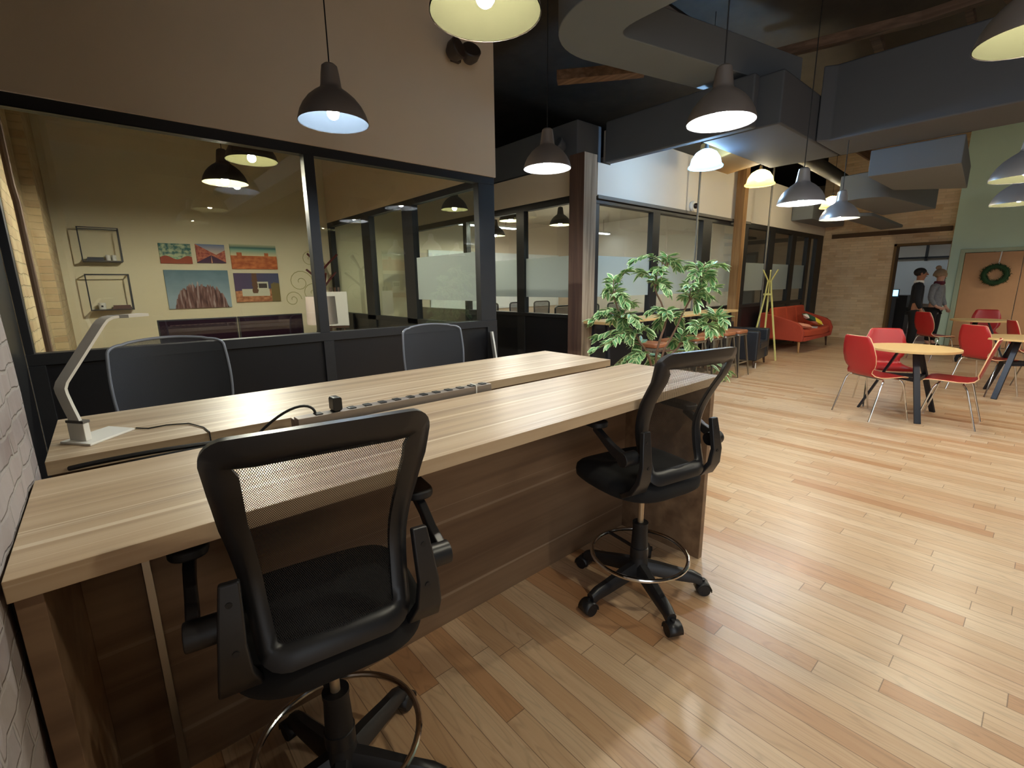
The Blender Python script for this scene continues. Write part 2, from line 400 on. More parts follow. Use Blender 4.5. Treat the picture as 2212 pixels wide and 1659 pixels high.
struct(MB().box(-.75, XO+.01, YW-.02, YW+.10, zt, ZC).build('wall_front_upper', m_wall, smooth=False))
# ---- right side of the first office (x = XO): glazing with drywall above
g = MB()
g.box(XO-.10, XO-.01, YW+.10, YB, 2.515, zt); g.box(XO-.10, XO-.01, YW+.10, YB, .93, 1.0)
for y0, y1 in ((YB-.12, YB), (7.16, 7.45), (5.83, 6.11)): g.box(XO-.10, XO-.01, y0, y1, 0, 2.515)
side1 = struct(g.build('window_2', m_blk, smooth=False))
for y0, y1 in ((YW+.12, 5.83), (6.11, 7.16), (7.45, YB-.12)): MB().box(XO-.055, XO-.05, y0, y1, 1.0, 2.515).build('pane', m_glass, side1, smooth=False)
MB().box(XO-.062, XO-.058, YW+.12, 5.83, 1.27, 1.83).build('frosted_band', m_film, side1, smooth=False)
struct(MB().box(XO-.08, XO-.03, YW+.10, YB, 0, .93).build('wall_office_side_lower', m_blkp, smooth=False))
struct(MB().box(XO-.10, XO, YW+.10, YB, zt, ZC).build('wall_office_side_upper', m_wall, smooth=False))
# ---- back and left of the first office
struct(MB().box(-.55, XO, YB, YB+.1, 0, ZC).build('wall_office_back', m_cream, smooth=False))
lw = MB().box(-.56, -.44, YW+.1, YB, 0, ZC)
lw.box(-.50, -.36, YW+.1, 5.1, 0, ZC); lw.box(-.50, -.33, 7.2, YB, 0, ZC)
struct(lw.build('wall_office_left', m_bricko, smooth=False))
struct(MB().box(XO+.01, XS-.01, YB, YB+.1, 0, ZC).build('wall_corridor_back', m_cream, smooth=False))
# ---- second office: left side glazing (x = XS) and long front (y = YW)
g = MB()
g.box(XS, XS+.09, YW, 8.8, 2.50, zt); g.box(XS-.01, XS+.1, YW, 8.8, .985, 1.035)
for y0, y1 in ((YW+.02, YW+.16), (5.30, 5.47), (6.75, 6.85), (8.7, 8.8)): g.box(XS, XS+.09, y0, y1, 0, 2.50)
g.box(XS-.01, XS+.08, YW, 8.8, 0, .12)
s2 = struct(g.build('window_3', m_blk, smooth=False, bevel=.003))
for y0, y1 in ((YW+.16, 5.30), (5.47, 6.75), (6.85, 8.7)):
    MB().box(XS+.045, XS+.05, y0, y1, 1.035, 2.50).build('pane', m_glass, s2, smooth=False)
    MB().box(XS+.036, XS+.04, y0, y1, 1.27, 1.83).build('frosted_band', m_film, s2, smooth=False)
struct(MB().box(XS+.01, XS+.06, YW+.1, 8.8, .12, .985).build('wall_side_lower', m_blkp, smooth=False))
struct(MB().box(XS, XS+.1, YW+.1, 8.8, zt, 2.98).build('wall_side_upper', m_wall, smooth=False))
g = MB(); muls = [(5.16, 5.24), (6.53, 6.725), (8.09, 8.40), (9.56, 9.92), (11.0, 11.28), (12.3, 12.56), (13.35, 13.55), (14.0, XE)]
g.box(4.97, 5.16, YW, YW+.09, 0, zt); g.box(5.16, XE, YW, YW+.09, 2.50, zt); g.box(5.16, 13.4, YW-.01, YW+.1, .93, 1.0); g.box(5.16, 13.4, YW-.01, YW+.09, 0, .12)
for x0, x1 in muls: g.box(x0, x1, YW, YW+.09, 0, 2.50)
fr2 = struct(g.build('window_4', m_blk, smooth=False, bevel=.003))
for (a, b), (c, d) in zip(muls[:-1], muls[1:]):
    z0 = 1.0 if c < 13.4 else .1
    MB().box(b, c, YW+.045, YW+.05, z0, 2.50).build('pane', m_glass, fr2, smooth=False)
    if c < 13.5: MB().box(b, c, YW+.036, YW+.04, 1.27, 1.83).build('frosted_band', m_film, fr2, smooth=False)
struct(MB().box(5.16, 13.4, YW+.012, YW+.06, .12, .93).build('wall_wing_lower', m_blkp, smooth=False))
struct(MB().box(5.16, XE+.3, YW-.02, YW+.1, zt, 3.0).box(5.42, XE+.3, YW-.02, YW+.1, 3.0, 3.45).build('wall_wing_upper', m_wallw, smooth=False))
struct(MB().box(5.16, 9.9, YW-.04, YW-.02, 2.555, 2.60).build('trim_1', mat('dull_grey_trim', (112, 108, 100), .7), smooth=False))
struct(MB().box(XS, XE+4, YB, YB+.1, 0, ZC).build('wall_wing_back', m_wall, smooth=False))
struct(MB().box(XE+4, XE+4.1, -8, YB+.1, 0, ZC).build('wall_east', m_wallw, smooth=False))
struct(MB().box(9.86, 9.96, YW+.1, YB, 0, ZC).build('wall_partition', m_wallw, smooth=False))
struct(MB().box(4.99, XE+3.95, YW+.12, YB-.01, 2.95, 3.0).build('ceiling_office', mat('office_ceiling_paint', (190, 182, 164), .9), smooth=False))
# ---- end of the room: tan brick with an opening, sage green wall with double door
e = MB(); yo0, yo1, zo = 1.70, 2.70, 2.28
e.box(XE, XE+.3, yo1, YW+.1, 0, ZC); e.box(XE, XE+.3, yo0, yo1, zo, ZC); e.box(XE, XE+.3, 1.0, yo0, 0, ZC)
struct(e.build('wall_end_brick', m_brickf, smooth=False))
struct(MB().box(XE-.03, XE+.31, yo1-.05, yo1, 0, zo).box(XE-.03, XE+.31, yo0, yo1, zo-.05, zo).build('trim_2', mat('aged_timber', (120, 92, 54), .8), smooth=False))
struct(MB().box(XE-.06, XE, 1.72, 4.0, 2.50, 2.60).build('trim_3', mat('dark_timber_lintel', (88, 66, 44), .8), smooth=False))
XG = 14.2
g = MB().box(XG, XG+.24, 1.50, 1.66, 0, ZC).box(XG, XG+.24, -.42, 1.50, 2.075, ZC).box(XG, XG+.24, -8, -.42, 0, ZC)
struct(g.build('wall_green', m_green, smooth=False))
dr = struct(MB().box(XG-.02, XG+.1, 1.42, 1.50, 0, 2.0).box(XG-.02, XG+.1, -.42, 1.50, 2.0, 2.075).box(XG-.02, XG+.1, -.42, -.34, 0, 2.0).build('door_1', m_trimg, smooth=False, bevel=.004))
MB().box(XG+.02, XG+.06, .545, 1.415, .01, 1.99).build('door_leaf', m_door, dr, smooth=False, bevel=.004)
MB().box(XG+.02, XG+.06, -.335, .535, .01, 1.99).build('door_leaf', m_door, dr, smooth=False, bevel=.004)
# the room beyond the opening
struct(MB().box(XE+.3, XE+4, 1.0, 3.9, 0, .004).build('floor_beyond', m_carpet, smooth=False))
struct(MB().box(XE+.3, XE+4, 3.9, 4.0, 0, ZC).build('wall_beyond_left', m_wallw, smooth=False))
# ---- ceiling joists and trusses seen between the ducts
for i, y in enumerate((-4.2, -2.8, -1.4, .2, 3.3)):
    struct(MB().box(-.7, 14.0, y, y+.05, 4.18, 4.46).build('trim_%d' % (10+i), m_joist, smooth=False))
tr = MB().bar((6.9, 1.35, 4.12), (6.5, 2.9, 4.12), .10, .10).bar((6.9, -1.0, 4.12), (6.9, 1.35, 4.12), .10, .10)
tr.bar((6.95, 1.75, 4.12), (8.3, 1.85, 4.0), .09).bar((6.9, 1.0, 4.12), (8.4, 1.0, 3.95), .06).bar((6.9, .75, 4.12), (8.4, .45, 3.95), .06)
struct(tr.build('trim_20', m_joisty, smooth=False))
struct(MB().bar((4.9, 3.35, 3.75), (4.3, 4.1, 3.75), .16, .1).build('trim_21', m_joisty, smooth=False))

# ================================================================ DUCTS, LAMPS
tag(MB().prism([(6.5, -7.9), (6.5, 1.95), (6.42, 2.065), (7.35, 2.065), (7.35, -7.9)], 3.0, 3.78).build('air_duct', m_duct, smooth=False, bevel=.02),
    'large dark grey rectangular air duct running across the room at the upper right', 'duct')
tag(MB().prism([(5.4, 2.075), (7.35, 2.075), (7.35, 2.90), (5.4, 2.90)], 3.0, 3.50).build('air_duct', m_duct, smooth=False, bevel=.02),
    'dark grey duct junction box above the pale blue glass dome pendant', 'duct')
tag(MB().prism([(5.27, 2.30), (5.39, 2.30), (5.39, 4.16), (5.27, 4.16)], 3.0, 3.50).build('air_duct', m_duct, smooth=False, bevel=.02),
    'dark grey duct box directly above the rough sawn timber post', 'duct')
tag(MB().prism([(4.90, 4.31), (5.39, 4.31), (5.39, 8.7), (4.90, 8.7)], 3.005, 3.50).build('air_duct', m_duct, smooth=False, bevel=.02), 'dark grey duct running back above the corridor side of the far office', 'duct')
# U shaped flat duct
c_out = bez((3.10, 2.62, 0), (3.10, 2.98, 0), (3.36, 3.38, 0), (3.85, 3.33, 0), 14); c_in = bez((3.87, 2.81, 0), (3.72, 2.84, 0), (3.67, 2.74, 0), (3.67, 2.55, 0), 8)
poly = [(3.10, -7.9)]+[p[:2] for p in c_out]+[(5.18, 3.01), (6.35, 2.73), (6.35, 2.26), (5.05, 2.54)]+[p[:2] for p in c_in]+[(3.67, -7.9)]
tag(MB().prism(poly, 3.56, 3.90).build('curved_duct', m_ductl, bevel=.01, ang=30), 'pale grey flat duct bending round a rounded elbow at the top centre', 'duct')
# branch with elbows to the far right
d = thing('branch_duct', 'tan and white stepped duct branch with curved elbows before the sage green wall', 'duct', (8, 1.5, 2.7))
MB().prism([(-.62, .25), (.75, .25), (1.45, -.45), (-.62, -.6)], 0, .30).build('main_run', m_ductl, d, smooth=False, bevel=.01)
MB().prism([(.9, .95)]+arc(1.15, .62, .30, 150, 250, 6)+[(3.2, .1), (3.4, .9)], -.05, .32).build('elbow', m_ductl, d, bevel=.01)
MB().prism([(2.2, 1.35)]+arc(2.9, 1.25, .4, 150, 250, 6)+[(5.6, .95), (5.8, 1.38)], -.12, -.06).build('elbow', m_ductl, d, bevel=.01)
tag(MB().box(12.0, 14.3, 3.75, 4.17, 2.78, 3.12).build('air_conditioner', mat('blue_grey_metal', (120, 126, 132), .5), bevel=.01), 'long blue-grey wall unit above the far end of the glazed wall', 'air conditioner')
tag(MB().tube([(7.36, 2.75, 3.28), (12.2, 3.0, 3.28)], .11, 14).build('pipe', mat('dark_pipe', (60, 56, 52), .7)), 'dark round pipe running away under the ceiling above the silver lamps', 'pipe')
tag(MB().prism([(6.2, 2.92), (7.1, 2.92), (7.35, 3.5), (6.5, 3.5)], 3.02, 3.3).build('duct_boot', mat('amber_duct_boot', (150, 116, 66), .7), bevel=.02), 'amber brown wedge hanging under the big duct above the glass pendants', 'duct')
em = {k: emis('bulb_'+k, c, LAMP*s) for k, c, s in (('warm', (1, .93, .74), 1.0), ('cool', (.70, .84, 1.0), .8), ('blue', (.42, .69, 1.0), .62), ('white', (.90, .96, 1.0), 1.5), ('neutral', (1, .95, .84), 1.1), ('soft', (1, .88, .62), .22), ('inside', (1, .92, .78), 5.6), ('inside2', (1, .93, .82), 1.6))}
PROF = [(.200, 0), (.198, .012), (.186, .05), (.165, .09), (.135, .128), (.100, .158), (.070, .178), (.062, .186), (.058, .20), (.050, .265), (.044, .30), (.030, .312), (.008, .316)]
def pendant(x, y, z, kind, label, group, shade=m_alu, top=ZC, sticker=False, bz=.052):
    glow_tint = {'warm': (.020, .020, .012), 'cool': (.034, .038, .041), 'white': (.12, .12, .12), 'neutral': (.05, .05, .045), 'soft': (.10, .10, .06), 'inside': (.018, .018, .010), 'inside2': (.06, .06, .036)}[kind]  # near-black linings, the tint of the glow put into their colour
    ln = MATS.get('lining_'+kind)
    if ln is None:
        ln = mat('lining_'+kind, (0, 0, 0), .7, spec=0); ln.node_tree.nodes['Principled BSDF'].inputs['Base Color'].default_value = glow_tint+(1,)
    o = thing('pendant_lamp', label, 'pendant lamp', (x, y, z), 0, group)
    MB().lathe(PROF, seg=40).build('lamp_shade', shade, o)
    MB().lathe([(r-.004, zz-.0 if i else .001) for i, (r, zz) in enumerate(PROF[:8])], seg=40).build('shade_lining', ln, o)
    b = MB().ball((0, 0, bz), .034, 12, 8).build('bulb', em[kind], o)
    MB().lathe([(.0, .16), (.02, .16), (.02, bz+.03), (.0, bz+.03)], seg=12).build('lamp_holder', m_white, o)
    MB().tube([(0, 0, .31), (0, 0, top-z)], .004, 6).build('cord', m_cable, o)
    if sticker:
        MB().bar((-.135, -.03, .075), (-.135, .03, .075), .003, .03).build('sticker', mat('pale_blue_sticker', (120, 176, 196), .6) if 'pale_blue_sticker' not in MATS else MATS['pale_blue_sticker'], o)
    return o
G1 = 'pendant lamps over the long desk'
pendant(1.20, 2.96, 2.40, 'cool', 'aluminium pendant lamp with pale blue light before the drywall above the office glazing', G1)
pendant(1.19, 1.49, 2.40, 'warm', 'nearest pendant lamp, large glowing yellow disc cut by the top of the picture', G1)
pendant(3.01, 1.50, 2.40, 'white', 'pendant lamp with brilliant white rim in front of the dark duct', G1)
pendant(3.00, 2.97, 2.40, 'white', 'small bright white pendant lamp hanging left of the rough timber post', G1)
pendant(3.02, .20, 2.40, 'warm', 'yellow pendant lamp cut by the top right edge of the picture', G1)
pendant(1.19, .08, 2.40, 'warm', 'yellow pendant lamp hanging above the photographer', G1)
G2 = 'brushed aluminium pendants over the red chairs'
for x, y in ((5.08, -1.2), (6.62, -1.1), (8.2, -1.1), (9.8, -1.1), (11.4, -1.0), (13.0, -.9)):  # unseen row, added to light the right side of the room
    pendant(x, y, 2.14, 'neutral', 'added aluminium pendant, unseen beyond the right edge, brightening the right side of the room', G2, m_alu2, top=2.995 if 6.4 < x < 7.4 else ZC)
pendant(5.08, 1.70, 2.16, 'white', 'bluish brushed aluminium pendant before the ochre beam, larger of two beside the glass shades', G2, m_alu2, sticker=True)
pendant(6.62, 1.79, 2.15, 'neutral', 'brushed aluminium pendant with warm white light in front of the tan brick wall', G2, m_alu2, sticker=True, top=2.995)
pendant(5.08, .26, 2.14, 'warm', 'upper aluminium pendant at the right edge of the picture', G2, m_alu2)
pendant(6.62, .36, 2.13, 'warm', 'lower aluminium pendant at the right edge of the picture', G2, m_alu2, top=2.995)
m_gs = film_mat('blue_glass_shade', (150, 200, 235), .6); m_gsy = film_mat('yellow_glass_shade', (230, 214, 140), .6)
def glass_pendant(x, y, z, kind, gm, label):
    o = thing('glass_pendant_lamp', label, 'pendant lamp', (x, y, z), 0, 'glass dome pendants over the bar table')
    MB().lathe([(.20, 0), (.185, .03), (.18, .035), (.165, .10), (.12, .165), (.06, .20), (.02, .21)], seg=32).build('lamp_shade', gm, o)
    MB().lathe([(.203, -.004), (.203, .012), (.195, .012), (.195, -.004), (.203, -.004)], seg=32).build('rim', gm, o)
    MB().ball((0, 0, .095), .055, 12, 8, sc=(1.35, 1.35, .8)).build('bulb', em[kind], o)
    MB().lathe([(.0, .26), (.02, .26), (.03, .205), (.0, .205)], seg=12).build('lamp_holder', m_steel, o)
    MB().tube([(0, 0, .255), (0, 0, ZC-z)], .004, 6).build('cord', m_cable, o)
    return o
glass_pendant(5.84, 3.06, 2.83, 'blue', m_gs, 'glass dome pendant glowing pale blue, nearest of the row above the bar table')
glass_pendant(7.50, 3.08, 2.83, 'soft', m_gsy, 'glass dome pendant glowing yellow in front of the amber timber post')
glass_pendant(9.15, 3.10, 2.83, 'soft', m_gsy, 'glass dome pendant mostly hidden behind the bluish aluminium lamp')
glass_pendant(10.9, 3.10, 2.83, 'soft', m_gsy, 'glass dome pendant mostly hidden behind the warm aluminium lamp at the brick wall')
G3 = 'pendant lamps behind the office glass'
m_dsh = mat('dark_shade_paint', (40, 36, 34), .5)
pendant(1.14, 4.62, 2.50, 'soft', 'yellow pendant just inside the office glass under the black head rail', G3, m_dsh, bz=.022)
pendant(1.11, 5.56, 2.47, 'inside', 'dark shaded pendant with yellow light inside the office above the five pictures', G3, m_dsh, bz=.022)
pendant(4.20, 6.1, 2.56, 'soft', 'yellow pendant in the corridor between the two glazed offices', G3, m_dsh, bz=.022)
pendant(5.40, 6.2, 2.50, 'inside2', 'yellow pendant inside the far office next to the corner mullion', G3, m_dsh, bz=.022, top=2.95)
pendant(6.50, 6.1, 2.50, 'inside2', 'dark shaded pendant inside the far office left of the timber post', G3, m_dsh, bz=.022, top=2.95)
pendant(6.2, 7.6, 2.42, 'inside2', 'pendant deeper inside the far office above the whiteboard edge', G3, m_dsh, bz=.022, top=2.95)
# ring lamp and light bars deeper in the far office
o = thing('ring_lamp', 'thin glowing ring lamp hanging on two cords inside the far office', 'pendant lamp', (7.6, 6.6, 1.98))
MB().lathe([(.26, 0), (.26, .02), (.0, .02), (.0, 0), (.26, 0)], seg=32).build('lamp_disc', emis('ring_glow', (1, .92, .78), 3.5), o)
MB().tube([(-.02, 0, .02), (-.02, 0, .97)], .006, 6).build('cord', m_white, o); MB().tube([(.2, 0, .02), (.14, 0, .3), (-.02, 0, .6), (-.02, 0, .96)], .006, 6).build('cord', m_white, o)
for x, y, l, s in ((6.2, 7.9, 1.6, 5), (9.0, 7.4, 1.2, 6), (11.4, 7.0, 1.2, 7), (13.0, 6.0, 1.0, 7), (16.6, 2.6, 1.0, 18), (12.2, 6.6, .9, 6)):
    o = thing('strip_light', 'slim white strip light hanging under the ceiling of a room behind glass', 'strip light', (x, y, 2.62), 0, 'strip lights behind the glass')
    MB().box(-l/2, l/2, -.05, .05, .02, .06).build('housing', m_white, o); MB().tube([(-l/3, 0, .06), (-l/3, 0, (.33 if y > 4 else ZC-2.62))], .004, 6).tube([(l/3, 0, .06), (l/3, 0, (.33 if y > 4 else ZC-2.62))], .004, 6).build('suspension_wire', m_cable, o); MB().box(-l/2, l/2, -.045, .045, 0, .02).build('diffuser', emis('strip_glow_%d' % x, (.82, .92, 1), s), o)
# twin head emergency lights
def emergency(x, y, z, rz, label, m, s=1.0):
    o = thing('emergency_light', label, 'emergency light', (x, y, z), rz)
    MB().box(-.05, .05, -.05, .0, -.04, .10).build('bracket', m, o, bevel=.008)
    for sx in (-1, 1):
        h = MB().lathe([(0, 0), (.05*s, 0), (.085*s, .05*s), (.095*s, .12*s), (.085*s, .13*s), (0, .125*s)], seg=20).build('lamp_head', m, o)
        h.location = (sx*.11*s, -.08, -.02); h.rotation_euler = (math.radians(75 if sx < 0 else 60), 0, math.radians(sx*-18))
    return o
m_bz = mat('dark_bronze', (60, 50, 44), .5)
emergency(2.93, 4.17, 3.60, 0, 'dark bronze twin spotlight on the drywall behind the large yellow lamp', m_bz, 1.0)
emergency(4.895, 4.62, 3.18, math.radians(-80), 'grey twin emergency light beside the small white lamp', m_duct, 1.0)
o = thing('security_camera', 'white dome security camera with dark eye on the drywall above the long glazing', 'security camera', (7.60, YW-.02, 2.68))
c = MB().lathe([(0, 0), (.075, 0), (.085, .03), (.07, .06), (0, .062)], seg=24).build('housing', m_white, o); c.rotation_euler = (PI/2, 0, 0)
c = MB().ball((0, -.075, 0), .045, 14, 10).build('lens_dome', mat('dark_glass_dome', (40, 26, 22), .1), o)
# steel poles
m_pole = mat('dull_pole_steel', (120, 116, 108), .5, metal=.5)
for x, y, z0, lab in ((7.45, 3.98, 0, 'thin steel service pole rising from behind the bar table to the ceiling'), (9.62, 3.72, 0, 'thin dark steel service pole rising behind the pale yellow coat rack')):
    tag(MB().tube([(x, y, z0), (x, y, ZC)], .016, 10).build('service_pole', m_pole), lab, 'pole')
# timber posts
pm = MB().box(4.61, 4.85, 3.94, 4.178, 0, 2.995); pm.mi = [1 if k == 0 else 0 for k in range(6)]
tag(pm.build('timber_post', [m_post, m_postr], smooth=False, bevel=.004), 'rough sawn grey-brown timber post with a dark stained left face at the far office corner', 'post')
tag(MB().box(9.08, 9.23, 3.97, 4.13, 0, ZC).build('timber_post', m_postb, smooth=False, bevel=.006), 'amber brown timber post standing against the glazing behind the coat rack', 'post')

# ================================================================ DESKS
ZD = .997
def desk(y0, y1, x0, x1, label, front):
    o = thing('desk', label, 'desk', (0, 0, 0))
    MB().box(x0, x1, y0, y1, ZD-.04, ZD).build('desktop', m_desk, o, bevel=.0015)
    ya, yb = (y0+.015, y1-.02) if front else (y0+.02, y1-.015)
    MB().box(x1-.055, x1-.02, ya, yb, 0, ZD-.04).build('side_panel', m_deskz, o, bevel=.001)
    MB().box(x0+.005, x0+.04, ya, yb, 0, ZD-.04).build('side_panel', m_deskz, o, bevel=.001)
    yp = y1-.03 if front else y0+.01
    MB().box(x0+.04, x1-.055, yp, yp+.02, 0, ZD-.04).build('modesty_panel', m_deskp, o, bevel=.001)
    return o
desk(1.035, 1.574, -.184, 2.270, 'near counter-height wood laminate desk with two black mesh drafting chairs', True)
desk(1.730, 2.292, -.176, 2.300, 'far counter-height wood laminate desk carrying the white task lamp', False)
tag(MB().box(-.02, .0, 1.515, 1.535, .0, ZD-.045).build('cable_channel', m_steel, bevel=.002), 'thin metal cable channel standing under the left end of the near desk', 'cable channel')
# power strip
o = thing('power_strip', 'long brushed aluminium power strip with black sockets in the gap between the desks', 'power strip', (0, 1.652, 0))
MB().box(.44, 1.262, -.058, -.010, .962, 1.022).box(.44, .60, -.008, .03, .962, 1.010).build('housing', m_alu, o, bevel=.002)
for k in range(13):
    x = .50+k*.0595
    MB().box(x, x+.026, -.052, -.018, 1.021, 1.026).build('socket', m_plas, o, bevel=.003)
MB().tube([(1.175, -.06, .965), (1.175, -.062, 1.0), (1.178, -.058, 1.026), (1.182, -.01, 1.027), (1.184, -.006, .98)], .003, 6).build('cable_tie', m_white, o)
MB().tube(bez((.505, -.032, 1.027), (.50, -.027, 1.07), (.42, -.012, 1.08), (.30, .003, .955), 14), .0045, 8).build('power_cord', m_cable, o)
o = thing('phone_charger', 'small black plug charger standing on the aluminium power strip', 'charger', (.575, 1.615, 1.026))
MB().prism(rrect(-.016, .016, 0, .048, .008), -.022, .022, 'xz').build('charger_body', m_plas, o, bevel=.002)
tag(MB().tube(bez((-.13, 1.72, .97), (.0, 1.60, 1.01), (.2, 1.68, .985), (.45, 1.66, .95), 16), .007, 8).tube(bez((-.14, 1.66, .96), (.02, 1.60, .99), (.2, 1.66, .98), (.42, 1.68, .95), 16), .006, 8)
    .tube(bez((-.12, 1.70, .94), (.05, 1.63, .975), (.24, 1.70, .965), (.44, 1.64, .94), 16), .006, 8).build('cable_bundle', m_cable), 'loose bundle of black cables lying in the left end of the desk gap', 'cables')
# LED task lamp
o = thing('task_lamp', 'white bent-arm LED task lamp on the left end of the far desk', 'desk lamp', (-.068, 1.925, ZD), math.radians(0))
MB().prism([(-.085, -.01), (-.015, -.105), (.095, .015), (.03, .105)], 0, .007).build('base', m_white, o, bevel=.002)
MB().prism([(-.062, -.012), (-.024, -.062), (-.010, -.050), (-.048, .0)], .007, .062).build('stem', m_white, o, bevel=.002)
MB().prism([(-.064, -.012), (-.023, -.065), (-.007, -.050), (-.048, .003)], .062, .070).build('collar', mat('grey_collar', (90, 86, 80), .5), o, bevel=.001)
def ribbon(pts, wv, th):
    """flat strip along pts with width vector wv and thickness th"""
    mb = MB(); P = [Vector(p) for p in pts]; wv = Vector(wv); rows = []
    for i, p in enumerate(P):
        t = (P[min(i+1, len(P)-1)]-P[max(i-1, 0)]).normalized(); n = t.cross(wv.normalized()).normalized()*th/2
        rows.append([tuple(p-wv/2-n), tuple(p+wv/2-n), tuple(p+wv/2+n), tuple(p-wv/2+n)])
    mb.grid(rows, closed=True); mb.add(rows[0], [(0, 1, 2, 3)]); mb.add(rows[-1], [(3, 2, 1, 0)]); return mb
wv = Vector((.025, -.035, 0))
a = [(-.040, -.032, .07), (-.050, -.028, .12), (-.056, -.026, .155), (-.057, -.025, .170), (-.051, -.024, .187), (-.038, -.022, .207), (.02, -.008, .295), (.055, .002, .348), (.066, .004, .362), (.080, .007, .370), (.095, .010, .372)]
ribbon(a, wv, .008).build('arm', m_white, o, ang=25)
ribbon([(.095, .010, .372), (.118, .014, .372)], wv*1.0, .010).build('hinge', mat('grey_collar2', (120, 118, 112), .5), o)
ribbon([(.118, .014, .372), (.17, .024, .374)], wv, .009).build('lamp_head', m_white, o)

MB().tube([(.098, .025, .003), (.128, -.01, .003), (.178, -.005, .003), (.238, -.035, .003), (.268, -.125, .003), (.273, -.200, .003), (.273, -.203, -.03)], .0022, 6).build('power_cord', m_cable, o)

# ================================================================ DRAFTING CHAIRS
def chair_frame_outline(hw_top, n=40):
    """closed outline in (x, z) of the back frame, from z=.66 to 1.197"""
    pts = []
    zt, zb = 1.200, .655
    def hw(z):
        t = (z-zb)/(zt-zb); return .165+.040*min(1, t*1.6)-.012*math.sin(PI*min(1, max(0, t)))+.012*t
    N = 14
    R = [(hw(zb+.05+(zt-.05-zb-.05)*i/N), zb+.05+(zt-.05-zb-.05)*i/N) for i in range(N+1)]
    x1, z1 = R[-1]; top = [(x1-.05+.05*math.cos(a), zt-.05+.05*math.sin(a)) for a in [PI/2*k/6 for k in range(1, 7)]]
    x0, z0 = R[0]; bot = [(x0-.06+.06*math.cos(a), zb+.06+.06*math.sin(a)-.01) for a in [-PI/2+PI/2*k/5 for k in range(0, 5)]]
    right = bot+R+top
    left = [(-x, z) for x, z in right[::-1]]
    return right+left
def back_y(z):                                              # S-curve of the backrest, chair faces +y, base column at y=0
    t = (z-.655)/(1.2-.655); return -.215+.05*math.sin(PI*min(1, max(0, t*1.25)))-.11*max(0, t-.35)**1.3*1.5
